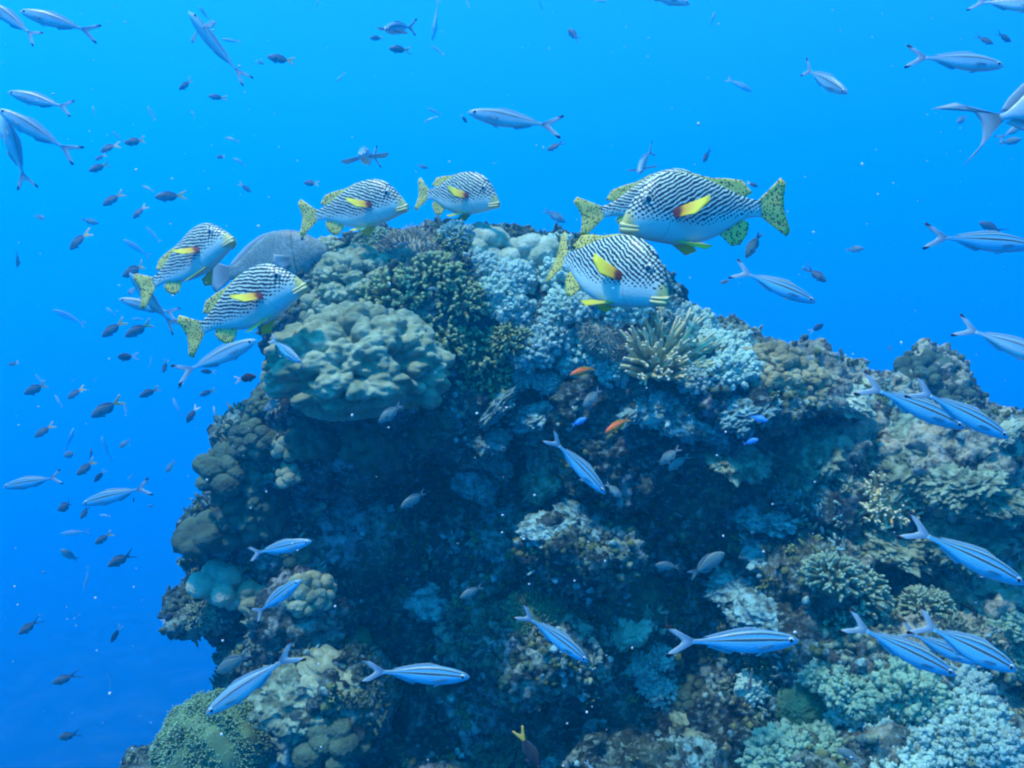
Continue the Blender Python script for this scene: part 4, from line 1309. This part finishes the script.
SM = [  # kind, head, tail base, depth
    # yellow tailed ones
    ('damsel', (178, 89), (190, 83), 4.2), ('damsel', (209, 97), (221, 97), 4.2), ('damsel', (99, 151), (114, 146), 3.6), ('damsel', (124, 143), (141, 141), 3.5), ('damsel', (90, 172), (102, 165), 3.6),
    ('damsel', (95, 160), (103, 156), 4.4), ('damsel', (216, 157), (224, 157), 4.6), ('damsel', (268, 58), (286, 59), 3.6), ('damsel', (389, 49), (405, 49), 3.6), ('damsel', (370, 39), (380, 37), 4.2),
    ('damsel', (303, 182), (315, 184), 4.2), ('damsel', (103, 206), (117, 196), 3.8), ('damsel', (156, 198), (176, 195), 3.4), ('damsel', (133, 219), (142, 208), 4.0), ('damsel', (68, 249), (84, 236), 3.4),
    ('damsel', (121, 276), (142, 268), 3.3), ('damsel', (102, 337), (118, 325), 3.4), ('damsel', (126, 337), (144, 326), 3.4), ('damsel', (24, 394), (42, 386), 3.6), ('damsel', (67, 399), (79, 390), 3.6),
    ('damsel', (93, 417), (112, 404), 3.2), ('damsel', (35, 437), (48, 428), 3.6), ('damsel', (140, 397), (153, 390), 3.5), ('damsel', (77, 475), (91, 464), 3.3), ('damsel', (95, 544), (107, 536), 3.6),
    ('damsel', (8, 365), (17, 363), 4.6), ('damsel', (187, 253), (180, 260), 4.6), ('damsel', (251, 192), (243, 186), 5.0), ('damsel', (264, 64), (258, 62), 5.5),
    ('damsel', (91, 448), (91, 460), 3.6), ('damsel', (163, 373), (166, 363), 3.8), ('damsel', (200, 396), (210, 391), 4.2),
    # black with white tail
    ('black', (116, 357), (132, 357), 3.2), ('black', (187, 423), (194, 410), 3.2), ('black', (175, 613), (164, 621), 3.0), ('black', (216, 703), (202, 706), 2.1), ('black', (178, 389), (182, 384), 4.2),
    ('black', (201, 371), (211, 372), 3.8), ('black', (257, 376), (240, 379), 3.0), ('black', (134, 497), (133, 503), 3.4), ('black', (95, 482), (101, 473), 3.6), ('black', (758, 187), (750, 183), 3.6),
    ('black', (824, 324), (813, 330), 3.6), ('black', (467, 123), (463, 117), 3.4), ('black', (112, 642), (117, 631), 3.6),
    # plain dark and pale ones
    ('swallow', (108, 566), (127, 556), 3.0), ('swallow', (19, 634), (33, 624), 3.2), ('swallow', (53, 683), (70, 677), 3.2), ('swallow', (58, 739), (74, 734), 3.0),
    ('swallow', (56, 511), (72, 503), 3.1), ('swallow', (80, 519), (88, 509), 3.4), ('swallow', (993, 44), (981, 38), 3.6), ('swallow', (1012, 41), (1000, 36), 3.6), ('swallow', (980, 222), (996, 230), 3.8),
    ('swallow', (703, 163), (708, 152), 4.0), ('swallow', (568, 28), (577, 39), 4.8), ('swallow', (18, 268), (18, 254), 4.6), ('swallow', (826, 282), (812, 271), 3.4), ('swallow', (547, 150), (559, 145), 4.0),
    ('chromis', (379, 422), (397, 408), 2.5), ('chromis', (401, 507), (421, 496), 2.5), ('chromis', (583, 407), (598, 392), 2.5), ('chromis', (643, 423), (661, 420), 2.5), ('chromis', (660, 465), (674, 451), 2.6),
    ('chromis', (668, 470), (684, 458), 2.5), ('chromis', (622, 498), (610, 486), 2.4), ('chromis', (655, 565), (674, 566), 2.5), ('chromis', (725, 553), (697, 570), 2.3), ('chromis', (460, 598), (477, 589), 2.5),
    ('chromis', (216, 673), (242, 657), 2.6), ('chromis', (262, 410), (280, 402), 2.9), ('chromis', (746, 258), (757, 238), 3.2), ('chromis', (720, 283), (728, 281), 4.0), ('chromis', (863, 249), (850, 249), 4.2),
    ('chromis', (803, 266), (807, 271), 4.6), ('chromis', (1020, 140), (1006, 142), 3.4), ('chromis', (889, 351), (891, 346), 5.0), ('chromis', (165, 473), (173, 463), 4.6), ('chromis', (62, 456), (76, 453), 4.2),
    ('chromis', (119, 448), (127, 441), 4.8), ('chromis', (148, 505), (153, 507), 5.0), ('chromis', (62, 549), (73, 559), 4.2), ('chromis', (41, 574), (46, 571), 5.0), ('chromis', (46, 219), (36, 216), 4.8),
    ('chromis', (98, 223), (86, 221), 4.8), ('chromis', (956, 124), (967, 116), 5.0), ('chromis', (428, 168), (420, 166), 4.8), ('chromis', (566, 222), (549, 213), 4.6), ('chromis', (384, 316), (388, 309), 2.9),
    ('chromis', (428, 289), (436, 288), 2.9), ('chromis', (397, 246), (408, 243), 3.2), ('chromis', (1010, 700), (998, 704), 2.2), ('chromis', (838, 750), (856, 757), 1.9),
    # faint far young fusiliers
    ('fusiu', (92, 105), (95, 117), 7), ('fusiu', (148, 106), (154, 119), 7), ('fusiu', (191, 110), (195, 117), 6), ('fusiu', (224, 137), (237, 141), 6), ('fusiu', (233, 158), (244, 164), 6), ('fusiu', (141, 185), (153, 191), 5.5),
    ('fusiu', (113, 132), (121, 139), 6), ('fusiu', (432, 38), (438, 8), 6.5), ('fusiu', (431, 46), (442, 53), 5.5), ('fusiu', (319, 0), (315, 8), 5.5), ('fusiu', (466, 0), (470, 8), 6), ('fusiu', (428, 108), (439, 114), 6.5),
    ('fusiu', (424, 122), (435, 117), 6.5), ('fusiu', (752, 91), (731, 80), 4.4), ('fusiu', (715, 12), (711, 23), 5.5), ('fusiu', (223, 40), (237, 41), 4.5), ('fusiu', (125, 240), (144, 253), 5.5), ('fusiu', (147, 227), (158, 240), 7.5),
    ('fusiu', (55, 310), (80, 322), 7.5), ('fusiu', (131, 319), (142, 319), 5.5), ('fusiu', (105, 307), (114, 314), 6.5), ('fusiu', (60, 534), (84, 532), 7.0), ('fusiu', (152, 356), (150, 366), 6), ('fusiu', (36, 374), (42, 383), 6),
    ('fusiu', (71, 382), (75, 379), 6), ('fusiu', (94, 382), (96, 377), 6), ('fusiu', (110, 690), (111, 676), 7.5), ('fusiu', (86, 590), (88, 570), 8), ('fusiu', (118, 4), (113, 8), 7), ('fusiu', (543, 10), (539, 3), 6), ('fusiu', (607, 2), (596, 0), 5.5),
    ('fusiu', (336, 82), (344, 74), 7.5), ('fusiu', (200, 7), (208, 19), 5), ('fusiu', (72, 428), (70, 448), 7.5), ('fusiu', (104, 436), (106, 458), 7.5), ('fusiu', (124, 402), (127, 414), 7), ('fusiu', (214, 406), (217, 424), 7),
    ('fusiu', (54, 395), (62, 405), 6.5), ('fusiu', (172, 398), (180, 414), 7.5), ('fusiu', (127, 480), (133, 474), 7), ('fusiu', (99, 515), (110, 516), 6),
]
SG2 = {'damsel': 'small dark fish with yellow tails left of the reef', 'black': 'small black fish with white tails', 'chromis': 'small pale chromis', 'swallow': 'small dark fork tailed chromis', 'fusiu': 'distant young fusiliers'}
NAME2 = {'damsel': 'damselfish', 'black': 'damselfish', 'chromis': 'chromis', 'swallow': 'chromis', 'fusiu': 'fusilier'}
rs = random.Random(3)
for k, head, tail, d in SM:
    lp = math.hypot(head[0] - tail[0], head[1] - tail[1])
    far = 1.0 + (0 if 230 < head[0] < 800 and head[1] > 230 else (.95 if k != 'fusiu' else 1.2))
    swim(k, head, tail, d * far, NAME2[k], auto_label(k, head, tail), 'fish', SG2[k], rs.uniform(-25, 25), rs.choice([-.2, 0, .2]), rs.uniform(-10, 10), small=lp < 19)

# ------------------------------------------------------------------ drifting particles in the water
A = Acc()
V0, F0 = ico(1)
for i in range(520):
    d = RNG.uniform(.9, 6)
    p = W(RNG.uniform(-40, 1060), RNG.uniform(-40, 800), d)
    r = RNG.uniform(.0008, .0020) * (1 + d * .12)
    loc, nor = hit(512 + F * p.x / p.y, 384 - F * p.z / p.y)
    if loc is not None and loc.y < p.y + .05: continue
    A.add(V0 * r * RNG.uniform(.6, 1.3, 3) + np.array(p), [F0])
o = link('drifting_particles', A.mesh('drifting_particles', [plain('pale_plankton', (.6, .64, .62), .9, .1)]))
tag(o, 'tiny pale specks drifting in the water', 'plankton', kind='stuff')
